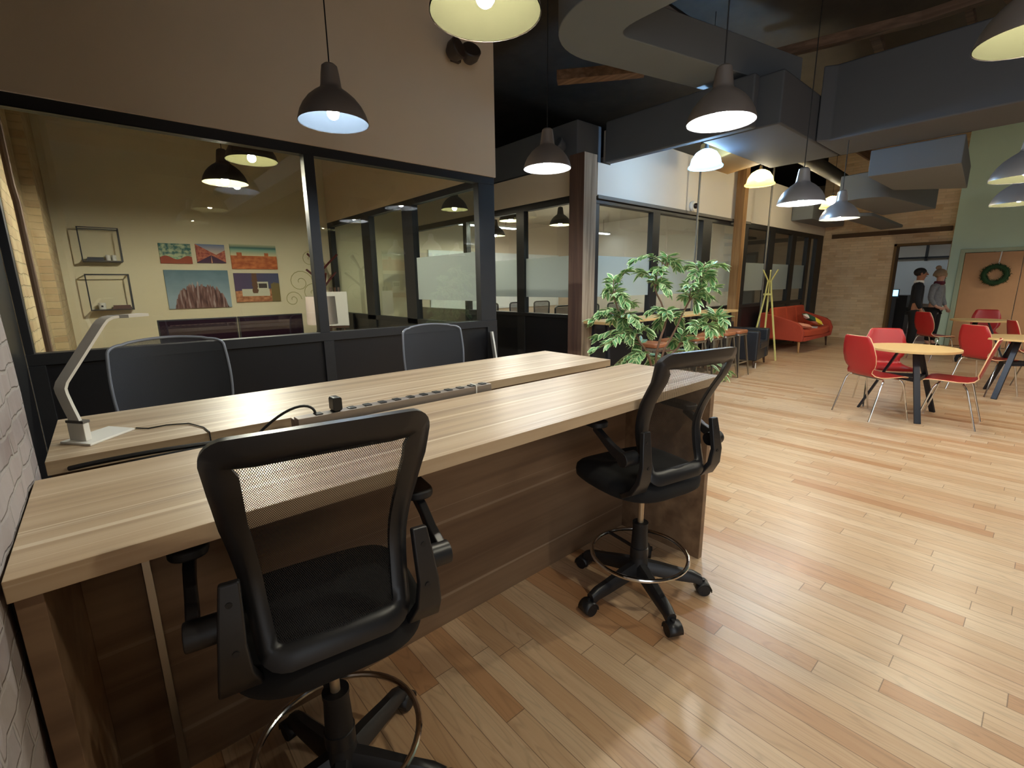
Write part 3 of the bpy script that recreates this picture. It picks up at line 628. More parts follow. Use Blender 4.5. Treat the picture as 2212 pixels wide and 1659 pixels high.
def drafting_chair(label, grp):
    o = thing('drafting_chair', label, 'office chair', (0, 0, 0), 0, grp)
    # star base
    for k in range(5):
        a = math.radians(90+72*k+20); ca, sa = math.cos(a), math.sin(a)
        P = [(.03, .135, .030), (.10, .120, .030), (.20, .098, .026), (.26, .088, .024), (.295, .070, .022)]
        b = MB(); rows = []
        for r, z, h in P:
            rows.append([(ca*r-sa*s*(.030-.03*r), sa*r+ca*s*(.030-.03*r), z+q) for s, q in ((-1, -h), (1, -h), (1, h*.4), (.5, h), (-.5, h), (-1, h*.4))])
        b.grid(rows, closed=True); b.add(rows[-1], [tuple(range(6))]); b.add(rows[0], [tuple(range(6))[::-1]])
        leg = b.build('base_leg', m_plas, o, ang=50)
        c = MB(); ctr = Vector((ca*.305, sa*.305, .028)); tv = Vector((-sa, ca, 0))
        for s in (-1, 1): c.tube([ctr+tv*s*.006, ctr+tv*s*.028], .028, 18)
        c.tube([ctr+Vector((0, 0, .0)), ctr+Vector((0, 0, .045))], .008, 8)
        c.build('castor', m_plas2, o)
        hd = MB(); rows = []
        for i in range(9):
            an = math.radians(-10+200*i/8); rr = .033
            rows.append([tuple(ctr+Vector((ca, sa, 0))*math.cos(an)*rr+Vector((0, 0, math.sin(an)*rr))+tv*s) for s in (-.031, .031)])
        hd.grid(rows).build('castor_hood', m_plas, o, solid=.004)
    MB().lathe([(0, .09), (.05, .09), (.05, .14), (.042, .16), (.034, .34), (.036, .345), (.036, .36), (0, .36)], seg=24).build('column_sleeve', m_plas2, o)
    MB().tube([(0, 0, .35), (0, 0, .52)], .0135, 14).build('gas_lift', mat('satin_lift', (190, 170, 140), .35, metal=.7) if 'satin_lift' not in MATS else MATS['satin_lift'], o)
    rg = MB().tube([(.22*math.cos(2*PI*k/48), .22*math.sin(2*PI*k/48), .20) for k in range(48)], .0095, 10, closed=True)
    ring = rg.build('foot_ring', m_chrome, o)
    MB().lathe([(.034, .185), (.042, .19), (.042, .235), (.034, .24)], seg=20).bar((0, .034, .212), (0, .214, .203), .016, .008).build('ring_bracket', m_plas, o)
    # mechanism
    MB().box(-.07, .07, -.09, .09, .515, .565).build('mechanism', m_plas2, o, bevel=.01)
    # seat
    out = [(.245*math.copysign(abs(math.cos(a))**.55, math.cos(a))*(1-.10*(math.sin(a) < 0)*abs(math.sin(a))), .035+.245*math.copysign(abs(math.sin(a))**.6, math.sin(a))) for a in [2*PI*k/44 for k in range(44)]]
    rows = []
    for sc_, z in ((.70, .560), (.93, .562), (.99, .575), (1.0, .600), (.985, .622), (.93, .637), (.80, .645), (.5, .646), (.02, .645)):
        rows.append([(x*sc_, .035+(y-.035)*sc_, z-(.018*max(0, (y-.16)/.12)**2 if z > .57 else 0)) for x, y in out])
    s = MB().grid(rows, closed=True); s.add(rows[0], [tuple(range(44))]); s.build('seat', m_fab, o, ang=60)
    # back frame
    ol = chair_frame_outline(.2); fr = []
    IZ0, IZ1 = .700, 1.138                                   # opening of the frame
    for x, z in ol:
        t = (z-.655)/.545; sw = .042+.014*max(0, min(1, (t-.25)/.6))
        iz = min(max(z, IZ0), IZ1)
        ix = math.copysign(max(0, min(abs(x), abs(x)-sw*1.0 if IZ0 < z < IZ1 else (.165+.040*min(1, t*1.6)-.045-.02*(z > 1)))), x)
        if not (IZ0 < z < IZ1): ix = x*.77 if z > 1 else x*.72
        yy = back_y(z); yi = back_y(iz)
        bow = .035*(abs(x)/.2)**2; bowi = .035*(abs(ix)/.2)**2
        fr.append([(x, yy+bow-.010, z), (x, yy+bow+.012, z), (ix, yi+bowi+.012, iz), (ix, yi+bowi-.004, iz), ((x+ix)/2, (yy+yi+bow+bowi)/2-.016, (z+iz)/2)])
    fb = MB(); fb.grid(fr+[fr[0]], closed=True)
    frame = fb.build('back_frame', m_plas, o, ang=70)
    # mesh panel
    rows = []
    for i in range(17):
        z = .69+(1.147-.69)*i/16; t = (z-.655)/.545
        hw = .128+.038*min(1, t*1.6)+.006*t; row = []
        for k in range(13):
            x = -hw+2*hw*k/12; row.append((x, back_y(z)+.035*(abs(x)/.2)**2, z))
        rows.append(row)
    MB().grid(rows).build('back_mesh', m_meshf, o)
    # side brackets and flip-up arms
    for s_ in (-1, 1):
        P = [(.196, -.196, .885), (.201, -.206, .82), (.206, -.216, .75), (.207, -.208, .685), (.203, -.176, .63), (.185, -.115, .592), (.145, -.05, .566), (.08, .0, .560)]
        rows = []
        for i, p in enumerate(P):
            a_ = (Vector(P[min(i+1, 7)])-Vector(P[max(i-1, 0)])).normalized(); ex = Vector((1, 0, 0)); nn = a_.cross(ex).normalized(); w_ = (.019, .023, .026, .032, .042, .050, .046, .035)[i]; th = .011
            q = [Vector(p)+ex*w_*u+nn*th*v for u, v in ((-1, -1), (1, -1), (1, 1), (-1, 1))]
            rows.append([(v.x*s_, v.y, v.z) for v in q])
        b = MB().grid(rows, closed=True); b.add(rows[0], [(0, 1, 2, 3)]); b.add(rows[-1], [(3, 2, 1, 0)])
        br = b.build('back_bracket', m_plas, o, bevel=.005, ang=60)
        for zz, yy in ((.845, -.2135), (.745, -.2280)): MB().tube([(.201*s_, yy+.004, zz), (.201*s_, yy-.001, zz)], .0065, 10).build('screw', m_plas2, br)
        MB().tube([(.215*s_, -.165, .775), (.285*s_, -.165, .775)], .030, 20).build('arm_pivot', m_plas, o, bevel=.003)
        arm = [(.268*s_, -.165, .775), (.270*s_, -.095, .80), (.272*s_, -.03, .838), (.270*s_, .02, .862)]
        rows = []
        for i, p in enumerate(arm):
            h = (.026, .022, .018, .016)[i]; rows.append([(p[0]-.012, p[1], p[2]-h), (p[0]+.012, p[1], p[2]-h), (p[0]+.012, p[1], p[2]+h), (p[0]-.012, p[1], p[2]+h)])
        MB().grid(rows, closed=True).add(rows[-1], [(0, 1, 2, 3)]).build('arm_support', m_plas, o, bevel=.005)
        MB().prism(rrect(-.04, .04, -.06, .14, .035), 0, .026).build('arm_pad', m_plas2, o, bevel=.008).location = (.27*s_, .02, .868)
    return o
ch = drafting_chair('black mesh drafting chair in the foreground with its footrest ring cut by the picture edge', 'black mesh drafting chairs at the near desk')
ch.location = (.335, 1.150, 0); ch.rotation_euler[2] = math.radians(-9)
c2 = copy_tree(ch, (1.755, 1.120, 0), math.radians(-12), 'black mesh drafting chair on castors by the right end of the near desk', 'black mesh drafting chairs at the near desk')

# chairs on the far side of the desks
def office_chair(label, grp):
    o = thing('office_chair', label, 'office chair', (0, 0, 0), 0, grp)
    def hw(t): return .205+.045*math.sin(PI*min(1, .15+t*.62))**1.5
    ol = []
    for i in range(15):
        t = i/14*.93; ol.append((hw(t)-.02*(1-t), .62+.54*t))
    x1, z1 = ol[-1]
    for k in range(1, 7): a = PI/2*k/6; ol.append((x1-.06+.06*math.cos(a), z1+.035*math.sin(a)))
    for k in range(1, 9): x = (x1-.06)*(1-k/8); ol.append((x, z1+.035+.018*(1-(x/.19)**2)))
    full = ol+[(-x, z) for x, z in ol[::-1][1:]]
    def Y(x, z): return .255-.05*(abs(x)/.2)**2+.07*(z-.62)
    MB().tube([(x, Y(x, z), z) for x, z in full], .007, 8).build('back_rim', m_grim, o)
    rows = []
    for x, z in ol: rows.append([(x*(k/6-1), Y(x*(k/6-1), z), z) for k in range(13)])
    MB().grid(rows).build('back_mesh', m_meshg, o)
    MB().tube([(0, .30, .72), (0, .31, .60), (0, .24, .50), (0, .05, .50)], .022, 10).build('back_arm', m_plas, o)
    MB().box(-.24, .24, -.24, .22, .50, .57).build('seat', m_fab, o, bevel=.03)
    MB().tube([(0, 0, .08), (0, 0, .5)], .025, 12).build('column', m_plas2, o)
    for k in range(5):
        a = 2*PI*k/5; MB().bar((0, 0, .10), (.28*math.cos(a), .28*math.sin(a), .07), .045, .03).build('base_leg', m_plas2, o)
        MB().ball((.29*math.cos(a), .29*math.sin(a), .03), .03, 10, 6).build('castor', m_plas2, o)
    return o
oc = office_chair('dark mesh office chair with grey rim behind the far desk, beside the white task lamp', 'grey rimmed office chairs behind the far desk')
oc.location = (.245, 2.56, .045); oc.rotation_euler[2] = math.radians(6)
for p_ in oc.children: pass
o2 = copy_tree(oc, (1.78, 2.72, .0), math.radians(-4), 'dark blue mesh office chair with grey rim behind the middle of the far desk', 'grey rimmed office chairs behind the far desk')
o = thing('framed_print', 'black and white print leaning against the black glazing corner behind the far desk', 'picture', (3.32, 3.98, 0), math.radians(58))
k = MB().box(-.16, .16, -.008, .008, 0, .95).build('board', m_white, o, bevel=.002); k.rotation_euler[0] = math.radians(-7); k.rotation_euler[1] = math.radians(6)
k = MB().prism([(-.09, .55), (-.02, .50), (.05, .62), (.10, .86), (.02, .90), (-.05, .78), (-.12, .70)], -.0095, -.0085, 'xz').build('dark_print', m_blk, o); k.rotation_euler[0] = math.radians(-7); k.rotation_euler[1] = math.radians(6)

# ================================================================ PLANT
def pix(px, py, depth):
    """a point seen at picture position (px, py) at the given distance along the optical axis"""
    return Vector((0, 0, CAM_Z)) + (r_*((px-1106)/F_PX) - u_*((py-829.5)/F_PX) + f_)*depth
m_leafg = mat('leaf_green', (92, 142, 88), .4, noise=.35, nscale=14); m_leafr = mat('leaf_pale_rim', (196, 216, 160), .45)
PL = Vector((4.02, 2.46, 0))
o = thing('artificial_ficus', 'variegated green ficus with thin stems rising behind the right end of the desks', 'plant', tuple(PL))
MB().lathe([(0, 0), (.13, 0), (.16, .26), (.165, .28), (.15, .28), (.145, .25), (0, .25)], seg=28).build('pot', m_pot, o)
rnd = random.Random(11)
def leaf(mb, base, d, nrm, L, W):
    d = d.normalized(); sd = d.cross(nrm); sd = sd.normalized() if sd.length > 1e-4 else Vector((1, 0, 0)); nn = sd.cross(d)
    prof = [(0, .03), (.18, .55), (.42, 1.0), (.68, .72), (.86, .34), (1.0, 0.0)]
    vs = []; fs = []
    for t, wd in prof:
        c = base+d*L*t+nn*(-.10*L*t*t)
        for k in (-1, -.62, 0, .62, 1): vs.append(c+sd*W*wd*k/2+nn*(abs(k)*W*wd*.18))
    o0 = len(mb.v); mb.v += [tuple(v) for v in vs]
    for i in range(5):
        for k in range(4):
            mb.f.append(tuple(o0+x for x in (i*5+k, i*5+k+1, (i+1)*5+k+1, (i+1)*5+k))); mb.mi.append(1 if k in (0, 3) or i == 4 else 0)
tips = [(1375, 560, 0), (1385, 590, .1), (1442, 556, .0), (1425, 580, -.2), (1462, 575, .1), (1490, 572, .2), (1525, 570, .1), (1556, 572, 0), (1352, 588, -.1), (1325, 600, .1), (1312, 628, 0), (1335, 640, .2),
        (1350, 650, -.2), (1362, 655, .1), (1300, 675, -.1), (1325, 690, .2), (1283, 690, 0), (1345, 705, 0), (1372, 690, -.2), (1360, 725, -.1), (1296, 725, .1), (1318, 742, -.2), (1290, 752, .0), (1375, 745, .1),
        (1500, 595, -.1), (1535, 600, .1), (1515, 625, 0), (1538, 622, -.2), (1480, 640, .2), (1505, 655, .0), (1490, 615, -.2), (1530, 640, .1), (1545, 680, .0), (1562, 690, -.1), (1555, 708, .15), (1520, 690, .1), (1500, 705, -.1), (1535, 712, -.2),
        (1465, 690, .1), (1440, 675, -.1), (1425, 700, .1), (1475, 725, 0), (1455, 740, .1), (1490, 745, -.1), (1400, 715, 0), (1410, 670, 0), (1420, 610, .1), (1440, 625, -.1), (1560, 808, .35), (1572, 800, .4), (1345, 782, .0), (1375, 775, -.1), (1362, 795, .1), (1330, 790, .3), (1405, 780, .2)]
D0 = (PL+Vector((0, 0, 1.2))-Vector((0, 0, CAM_Z))).dot(f_)
tr_ = MB(); st_ = tr_; fo = MB()
stems = [[pix(1418, 760, D0)-PL, pix(1440, 690, D0)-PL, pix(1415, 620, D0)-PL, pix(1440, 575, D0)-PL],
         [pix(1400, 770, D0)-PL, pix(1375, 725, D0)-PL, pix(1345, 690, D0)-PL, pix(1325, 640, D0)-PL],
         [pix(1430, 765, D0)-PL, pix(1455, 720, D0)-PL, pix(1490, 650, D0)-PL, pix(1515, 600, D0)-PL],
         [pix(1435, 780, D0)-PL, pix(1470, 745, D0)-PL, pix(1520, 715, D0)-PL, pix(1545, 700, D0)-PL]]
for k, sm in enumerate(stems):
    P = [Vector((.02*math.cos(k*1.6), .02*math.sin(k*1.6), .24)), Vector((.0, .0, .55))+(sm[0]-Vector((0, 0, sm[0].z)))*.3]+sm
    Q = []
    for i in range(len(P)-1):
        for t in range(4): Q.append(P[i].lerp(P[i+1], t/4)+Vector([rnd.uniform(-.008, .008) for _ in range(3)]))
    Q.append(P[-1]); n = len(Q); tr_.tube(Q, [.013*(1-.75*i/n)+.002 for i in range(n)], 8)
allp = [(p, sm) for sm in stems for p in sm]
for px, py, dd in tips:
    T = pix(px, py, D0+dd*.9)-PL
    best = min((p for sm in stems for p in [sm[0].lerp(sm[1], .5)]+sm if p.z < T.z+.15), key=lambda p: (p-T).length+.4*max(0, p.z-T.z), default=stems[0][0])
    mid = best.lerp(T, .55)+Vector((0, 0, .06+.1*(T-best).length))
    B = bez(tuple(best), tuple(best.lerp(mid, .7)), tuple(mid), tuple(T), 12)
    st_.tube(B, [.004*(1-.7*i/12)+.001 for i in range(13)], 6)
    for i in range(2, 13):
        for s_ in (0, 1):
            if rnd.random() < .1: continue
            p = Vector(B[i]); t = (Vector(B[i])-Vector(B[i-1])).normalized()
            sd = t.cross(Vector((0, 0, 1))); sd = sd.normalized() if sd.length > .1 else Vector((1, 0, 0))
            d = t*.75+sd*(1 if s_ else -1)*rnd.uniform(.5, 1.1)+Vector((0, 0, rnd.uniform(-.65, .2)))
            leaf(fo, p, d, Vector((rnd.uniform(-.5, .5), rnd.uniform(-.5, .5), 1)), rnd.uniform(.09, .135), rnd.uniform(.042, .058))
    for q in range(5):
        leaf(fo, T, (T-mid).normalized()+Vector([rnd.uniform(-.5, .5) for _ in range(3)]), Vector((rnd.uniform(-.6, .6), rnd.uniform(-.6, .6), 1)), rnd.uniform(.08, .13), .05)
tr_.build('stems', m_stem, o); fo.build('foliage', [m_leafg, m_leafr], o, ang=80)

# ================================================================ BAR TABLE, STOOLS, LOUNGE
o = thing('bar_table', 'long narrow oak bar table on dark legs standing along the black glazing', 'table', (6.4, 3.72, 0))
MB().box(-1.78, 1.78, -.20, .20, .955, .99).build('tabletop', m_ttop, o, bevel=.004)
for x in (-1.68, 0, 1.68):
    MB().bar((x, -.16, 0), (x, -.10, .955), .04).build('leg', m_tleg, o); MB().bar((x, .16, 0), (x, .10, .955), .04).build('leg', m_tleg, o)
def stool():
    o = thing('bar_stool', 'x', 'stool', (0, 0, 0), 0, 'metal bar stools with brown leather cushions')
    MB().prism(rrect(-.155, .155, -.155, .155, .05), .640, .668).build('seat', m_steel, o, bevel=.006)
    MB().prism(rrect(-.16, .16, -.16, .16, .06, 6),   .668, .722).build('cushion', m_leather, o, bevel=.02, bseg=3)
    for sx in (-1, 1):
        for sy in (-1, 1):
            a, b = Vector((sx*.135, sy*.135, .645)), Vector((sx*.20, sy*.20, 0))
            rows = []
            for t in (0, .3, .7, 1):
                p = a.lerp(b, t); wd = .048*(1-.6*t)
                rows.append([tuple(p), tuple(p+Vector((-sx*wd, 0, 0))), tuple(p+Vector((-sx*wd*.9, -sy*.006, 0))), tuple(p+Vector((-sx*.01, -sy*.01, 0))), tuple(p+Vector((-sx*.006, -sy*wd*.9, 0))), tuple(p+Vector((0, -sy*wd, 0)))])
            MB().grid(rows, closed=True).build('leg', m_steel, o, ang=20)
            
    MB().bar((-.17, -.17, .22), (.17, -.17, .22), .006, .022).bar((-.17, .17, .22), (.17, .17, .22), .006, .022).bar((-.17, -.17, .22), (-.17, .17, .22), .006, .022).bar((.17, -.17, .22), (.17, .17, .22), .006, .022).build('foot_rail', m_steel, o)
    return o
s0 = stool(); names = ['leftmost bar stool with brown cushion, half hidden by the ficus stems', 'second bar stool from the left behind the ficus foliage', 'third bar stool from the left above the drafting chair back', 'fourth bar stool from the left above the drafting chair back', 'fifth bar stool from the left, next to the last one', 'rightmost bar stool with brown cushion beside the black armchair']
for i, x in enumerate((5.17, 5.66, 6.14, 6.62, 7.03, 7.45)):
    s = s0 if i == 0 else copy_tree(s0)
    s.location = (x, 3.24, 0); s['label'] = names[i]
# black armchair
o = thing('armchair', 'black leather club armchair behind the last bar stool', 'armchair', (8.62, 3.62, 0), math.radians(8))
MB().box(-.40, -.24, -.38, .36, .12, .63).build('armrest', m_bleath, o, bevel=.03, bseg=3)
MB().box(.24, .40, -.38, .36, .12, .63).build('armrest', m_bleath, o, bevel=.03, bseg=3)
MB().box(-.239, .239, .20, .38, .12, .74).build('backrest', m_bleath, o, bevel=.03, bseg=3)
MB().box(-.239, .239, -.36, .19, .12, .30).build('seat_base', m_bleath, o, bevel=.01)
MB().box(-.232, .232, -.39, .195, .301, .44).build('seat_cushion', m_bleath, o, bevel=.035, bseg=3)
for x in (-.34, .34):
    for y in (-.32, .32): MB().tube([(x, y, .125), (x*1.04, y*1.04, 0)], [.022, .014], 10).build('leg', m_legd, o)
MB().box(-.40, -.36, -.372, -.366, .0, .09).build('tag', m_white, o)
# orange sofa
SX0, SX1, SY0, SY1 = 10.62, 12.55, 3.26, 4.10
o = thing('sofa', 'rust orange two seat sofa with tufted back and tapered legs by the brick wall', 'sofa', (SX0, SY0, 0))
W_, D_ = SX1-SX0, SY1-SY0
def armpoly(): return [(.0, .24), (.05, .235), (D_, .28), (D_, .80), (D_-.25, .76), (.12, .62), (.04, .56), (-.02, .42)]
MB().prism([(y, z) for y, z in armpoly()], 0, .09, 'yz').build('armrest', m_orange, o, bevel=.02, bseg=3)
MB().prism([(y, z) for y, z in armpoly()], W_-.09, W_, 'yz').build('armrest', m_orange, o, bevel=.02, bseg=3)
MB().prism([(D_-.14, .26), (D_, .26), (D_, .80), (D_-.10, .80)], .091, W_-.091, 'yz').build('back_frame', m_orange, o, bevel=.01)
MB().prism(rrect(.091, W_-.091, -.03, D_-.15, .06), .24, .32).build('seat_base', m_orange, o, bevel=.012)
MB().prism([(.095, D_-.16), (.095, .08)]+[(.095+(W_-.19)*i/10, .02-.10*math.sin(PI*i/10)) for i in range(1, 10)]+[(W_-.095, .08), (W_-.095, D_-.16)], .321, .47).build('seat_cushion', m_orange2, o, bevel=.04, bseg=3)
for k in range(3):
    a = .10+k*(W_-.20)/3; b = a+(W_-.20)/3-.008
    q = MB().box(a, b, -.075, .075, 0, .44).build('back_cushion', m_orange2, o, bevel=.05, bseg=4); q.location = (0, D_-.26, .472); q.rotation_euler[0] = math.radians(-10)
for x, y, m in ((.10, .08, m_legw), (W_-.10, .08, m_legd), (.10, D_-.08, m_legw), (W_-.10, D_-.08, m_legd)):
    MB().tube([(x, y, .25), (x+(.02 if x > 1 else -.02), y-.02, 0)], [.028, .013], 12).build('leg', m, o)
# cushions and book on the sofa
def cushion_mat():
    m, t, b = nt('patterned_cushion'); g = NG(t); tc = g.n('TexCoord'); v = g.n('TexVoronoi'); v.inputs['Scale'].default_value = 6.5; v.inputs['Randomness'].default_value = .8
    t.links.new(tc.outputs['Object'], v.inputs['Vector']); sx = g.n('SeparateColor'); t.links.new(v.outputs['Color'], sx.inputs[0])
    c = g.ramp(sx.outputs[0], [(0, lin((226, 200, 60))), (.2, lin((40, 74, 52))), (.4, lin((236, 232, 222))), (.6, lin((232, 170, 150))), (.8, lin((170, 204, 160))), (1, lin((236, 232, 222)))])
    c.node.color_ramp.interpolation = 'CONSTANT'; t.links.new(c, b.inputs['Base Color']); b.inputs['Roughness'].default_value = .9; return m
m_cush = cushion_mat()
def cushion(name, loc, rot, s, m, label, h=.13):
    rows = []
    for i in range(9):
        v = -1+2*i/8; rows.append([])
        for k in range(9):
            u = -1+2*k/8; rows[-1].append((u*s/2*(1-.06*(1-abs(v))), v*s/2*(1-.06*(1-abs(u))), h/2*((1-u**4)*(1-v**4))**.6))
    mb = MB().grid(rows); mb.grid([[(x, y, -z) for x, y, z in r] for r in rows])
    q = mb.build(name, m, ang=80); q.location = loc; q.rotation_euler = [math.radians(a) for a in rot]
    return tag(q, label, 'cushion', 'cushions on the orange sofa')
cushion('cushion', (SX0+1.25, SY0+.22, .62), (28, 0, 20), .46, m_cush, 'patterned cushion of yellow, dark green and white leaves lying on the orange sofa')
cushion('cushion', (SX0+.36, SY0+.16, .545), (8, 0, 40), .34, mat('pink_cushion', (222, 150, 122), .9, noise=.2, nscale=8), 'small salmon pink cushion at the near armrest of the orange sofa', .10)
o = thing('magazine', 'black and cream magazine lying at the front of the orange sofa cushion', 'magazine', (SX0+.85, SY0+.07, .475), math.radians(15))
MB().box(-.15, .15, -.08, .08, 0, .012).build('pages', m_white, o); MB().box(-.15, -.05, -.081, .081, .0121, .018).build('cover', m_plas, o)
# coat rack
o = thing('coat_rack', 'pale yellow tripod coat rack behind the black armchair', 'coat rack', (9.42, 3.53, 0))
for k in range(3):
    a = math.radians(20+120*k); ca, sa = math.cos(a), math.sin(a)
    MB().bar((ca*.26, sa*.26, 0), (ca*.055, sa*.055, 1.24), .030, .018).bar((ca*.055, sa*.055, 1.24), (ca*.03, sa*.03, 1.46), .030, .018).bar((ca*.03, sa*.03, 1.46), (ca*.14, sa*.14, 1.66), .024, .016).build('leg', m_yel, o)
    MB().bar((-ca*.02, -sa*.02, 1.44), (-ca*.13, -sa*.13, 1.64), .02, .014).build('hook_arm', m_yel, o)
MB().lathe([(.05, 1.20), (.085, 1.20), (.085, 1.235), (.05, 1.235), (.05, 1.20)], seg=3).build('joint', m_yel, o)

# ================================================================ RED CHAIRS AND ROUND TABLES
def red_chair():
    o = thing('red_chair', 'x', 'chair', (0, 0, 0), 0, 'red plywood chairs with chrome legs')
    prof = [(.215, .432), (.20, .446), (.15, .455), (.05, .452), (-.05, .447), (-.12, .449), (-.165, .462), (-.190, .492), (-.200, .530), (-.208, .556), (-.218, .60), (-.236, .68), (-.260, .78), (-.282, .865), (-.287, .882)]
    wid = [.17, .195, .205, .21, .205, .195, .175, .155, .155, .182, .200, .208, .190, .158, .135]
    rows = []
    for (y, z), w_ in zip(prof, wid):
        row = []
        for k in range(9):
            u = -1+2*k/8; bend = .018*u*u if z > .5 else .0
            row.append((u*w_, y+bend, z+(.004*u*u if z <= .5 else 0)))
        rows.append(row)
    MB().grid(rows).build('seat_shell', [m_red, m_ply], o, solid=.011, ang=70)
    for sx in (-1, 1):
        MB().tube([(sx*.13, .08, .432), (sx*.20, .085, .432), (sx*.222, .10, .415), (sx*.228, .12, .38), (sx*.245, .215, 0)], .0085, 10).build('leg', m_chrome, o)
        MB().tube([(sx*.13, -.09, .432), (sx*.20, -.095, .432), (sx*.222, -.11, .415), (sx*.228, -.13, .38), (sx*.245, -.235, 0)], .0085, 10).build('leg', m_chrome, o)
    MB().box(-.15, .15, .06, .10, .430, .440).box(-.15, .15, -.11, -.07, .430, .440).build('seat_bracket', m_steel, o)
    return o
def round_table(x, y, rz, label, D=.80):
    o = thing('round_table', label, 'table', (x, y, 0), rz, 'round cafe tables')
    MB().lathe([(0, .715), (D/2, .715), (D/2, .74), (0, .74)], seg=48).build('tabletop', m_ttop, o, bevel=.003)
    for k in range(3):
        a = math.radians(120*k); ca, sa = math.cos(a), math.sin(a)
        MB().bar((ca*.10, sa*.10, .714), (ca*.40, sa*.40, .0), .055, .022, up=(ca, sa, 0)).build('leg', m_tleg, o, bevel=.002)
    b = MB()
    for k in range(3):
        a = math.radians(120*k); c2_ = math.radians(120*(k+1)); b.bar((math.cos(a)*.21, math.sin(a)*.21, .42), (math.cos(c2_)*.21, math.sin(c2_)*.21, .42), .03, .04)
    b.build('brace', m_tleg, o); return o
round_table(6.50, .93, math.radians(-152), 'round light wood table with black splayed legs nearest to the camera')
round_table(8.48, .18, math.radians(160), 'round light wood table cut by the right edge of the picture')
round_table(11.75, .82, math.radians(30), 'round light wood table farthest back beside the double door')
rc = red_chair()
RC = [((6.20, 1.16), (.82, -.57), 'red chair at the left of the nearest round table, its back to the camera'),
      ((6.46, .56), (0, 1), 'red chair at the right of the nearest round table seen from its side'),
      ((6.87, 1.17), (-.9, -.44), 'red chair on the far side of the nearest round table, facing the camera'),
      ((8.50, .46), (.80, -.60), 'red chair at the left of the right-hand table, seat pushed under the top'),
      ((9.62, .10), (.35, -.93), 'dark red chair behind the table at the right edge of the picture'),
      ((8.35, -.30), (.0, 1), 'red chair mostly outside the right edge of the picture'),
      ((11.35, 1.35), (.75, -.66), 'orange-red chair seen edge-on in front of the sage green wall strip'),
      ((12.30, .78), (-.98, -.1), 'dull red chair behind the farthest table in front of the double door'),
      ((11.95, .35), (-.3, .95), 'red chair at the near right of the farthest table'), ]
for i, ((x, y), (hx, hy), lab) in enumerate(RC):
    q = rc if i == 0 else copy_tree(rc)
    q.location = (x, y, 0); q.rotation_euler = (0, 0, math.atan2(-hx, hy)); q['label'] = lab
# wreath with ribbon
o = thing('wreath', 'round dark green wreath hanging on the tan double door', 'wreath', (XG-.045, .90, 1.53))
wr = MB(); rr = random.Random(3)
for k in range(700):
    a = rr.uniform(0, 2*PI); b = rr.uniform(0, 2*PI); q = .055
    c = Vector((math.cos(b)*q*.7, math.cos(a)*(.17+math.sin(b)*q), math.sin(a)*(.17+math.sin(b)*q)))
    d = Vector((rr.uniform(-.03, .01), rr.uniform(-.05, .05), rr.uniform(-.05, .05))); e = Vector((0, rr.uniform(-1, 1), rr.uniform(-1, 1))).normalized()*.006
    wr.add([c-e, c+e, c+d], [(0, 1, 2)])
wr.tube([(0, math.cos(2*PI*k/32)*.17, math.sin(2*PI*k/32)*.17) for k in range(32)], .045, 10, closed=True)
wr.build('greenery', m_wreath, o, smooth=False)
MB().bar((.03, -.02, .2), (.03, -.035, .47), .004, .02).build('ribbon', m_white, o)

# ================================================================ PEOPLE
def skin(name, pts, edges, mt, parent, sub=1):
    me = bpy.data.meshes.new(name); me.from_pydata([p[:3] for p in pts], edges, []); me.materials.append(mt)
    o = bpy.data.objects.new(name, me); C.objects.link(o); o.parent = parent
    k = o.modifiers.new('skin', 'SKIN'); k.use_smooth_shade = True
    for i, p in enumerate(pts):
        v = me.skin_vertices[0].data[i]; v.radius = (p[3], p[4] if len(p) > 4 else p[3]); v.use_root = (i == 0)
    q = o.modifiers.new('sub', 'SUBSURF'); q.levels = sub; q.render_levels = sub; return o
m_skin1 = mat('warm_brown_skin', (150, 100, 74), .6); m_skin2 = mat('light_skin', (196, 148, 124), .6)
m_hair = mat('black_hair', (22, 18, 16), .7); m_navy = mat('dark_sweater', (20, 21, 26), .9, noise=.2, nscale=60)
m_trou = mat('black_trousers', (16, 16, 19), .9); m_gcoat = mat('grey_wool_coat', (120, 122, 126), .95, noise=.35, nscale=40)
m_knit = mat('beige_knit', (150, 124, 98), .95, noise=.2, nscale=50, bump=.3); m_scarf = mat('burgundy_scarf', (90, 34, 48), .9); m_shoe = mat('dark_shoe', (18, 16, 15), .5)
m_coll = mat('white_collar', (226, 222, 214), .8)
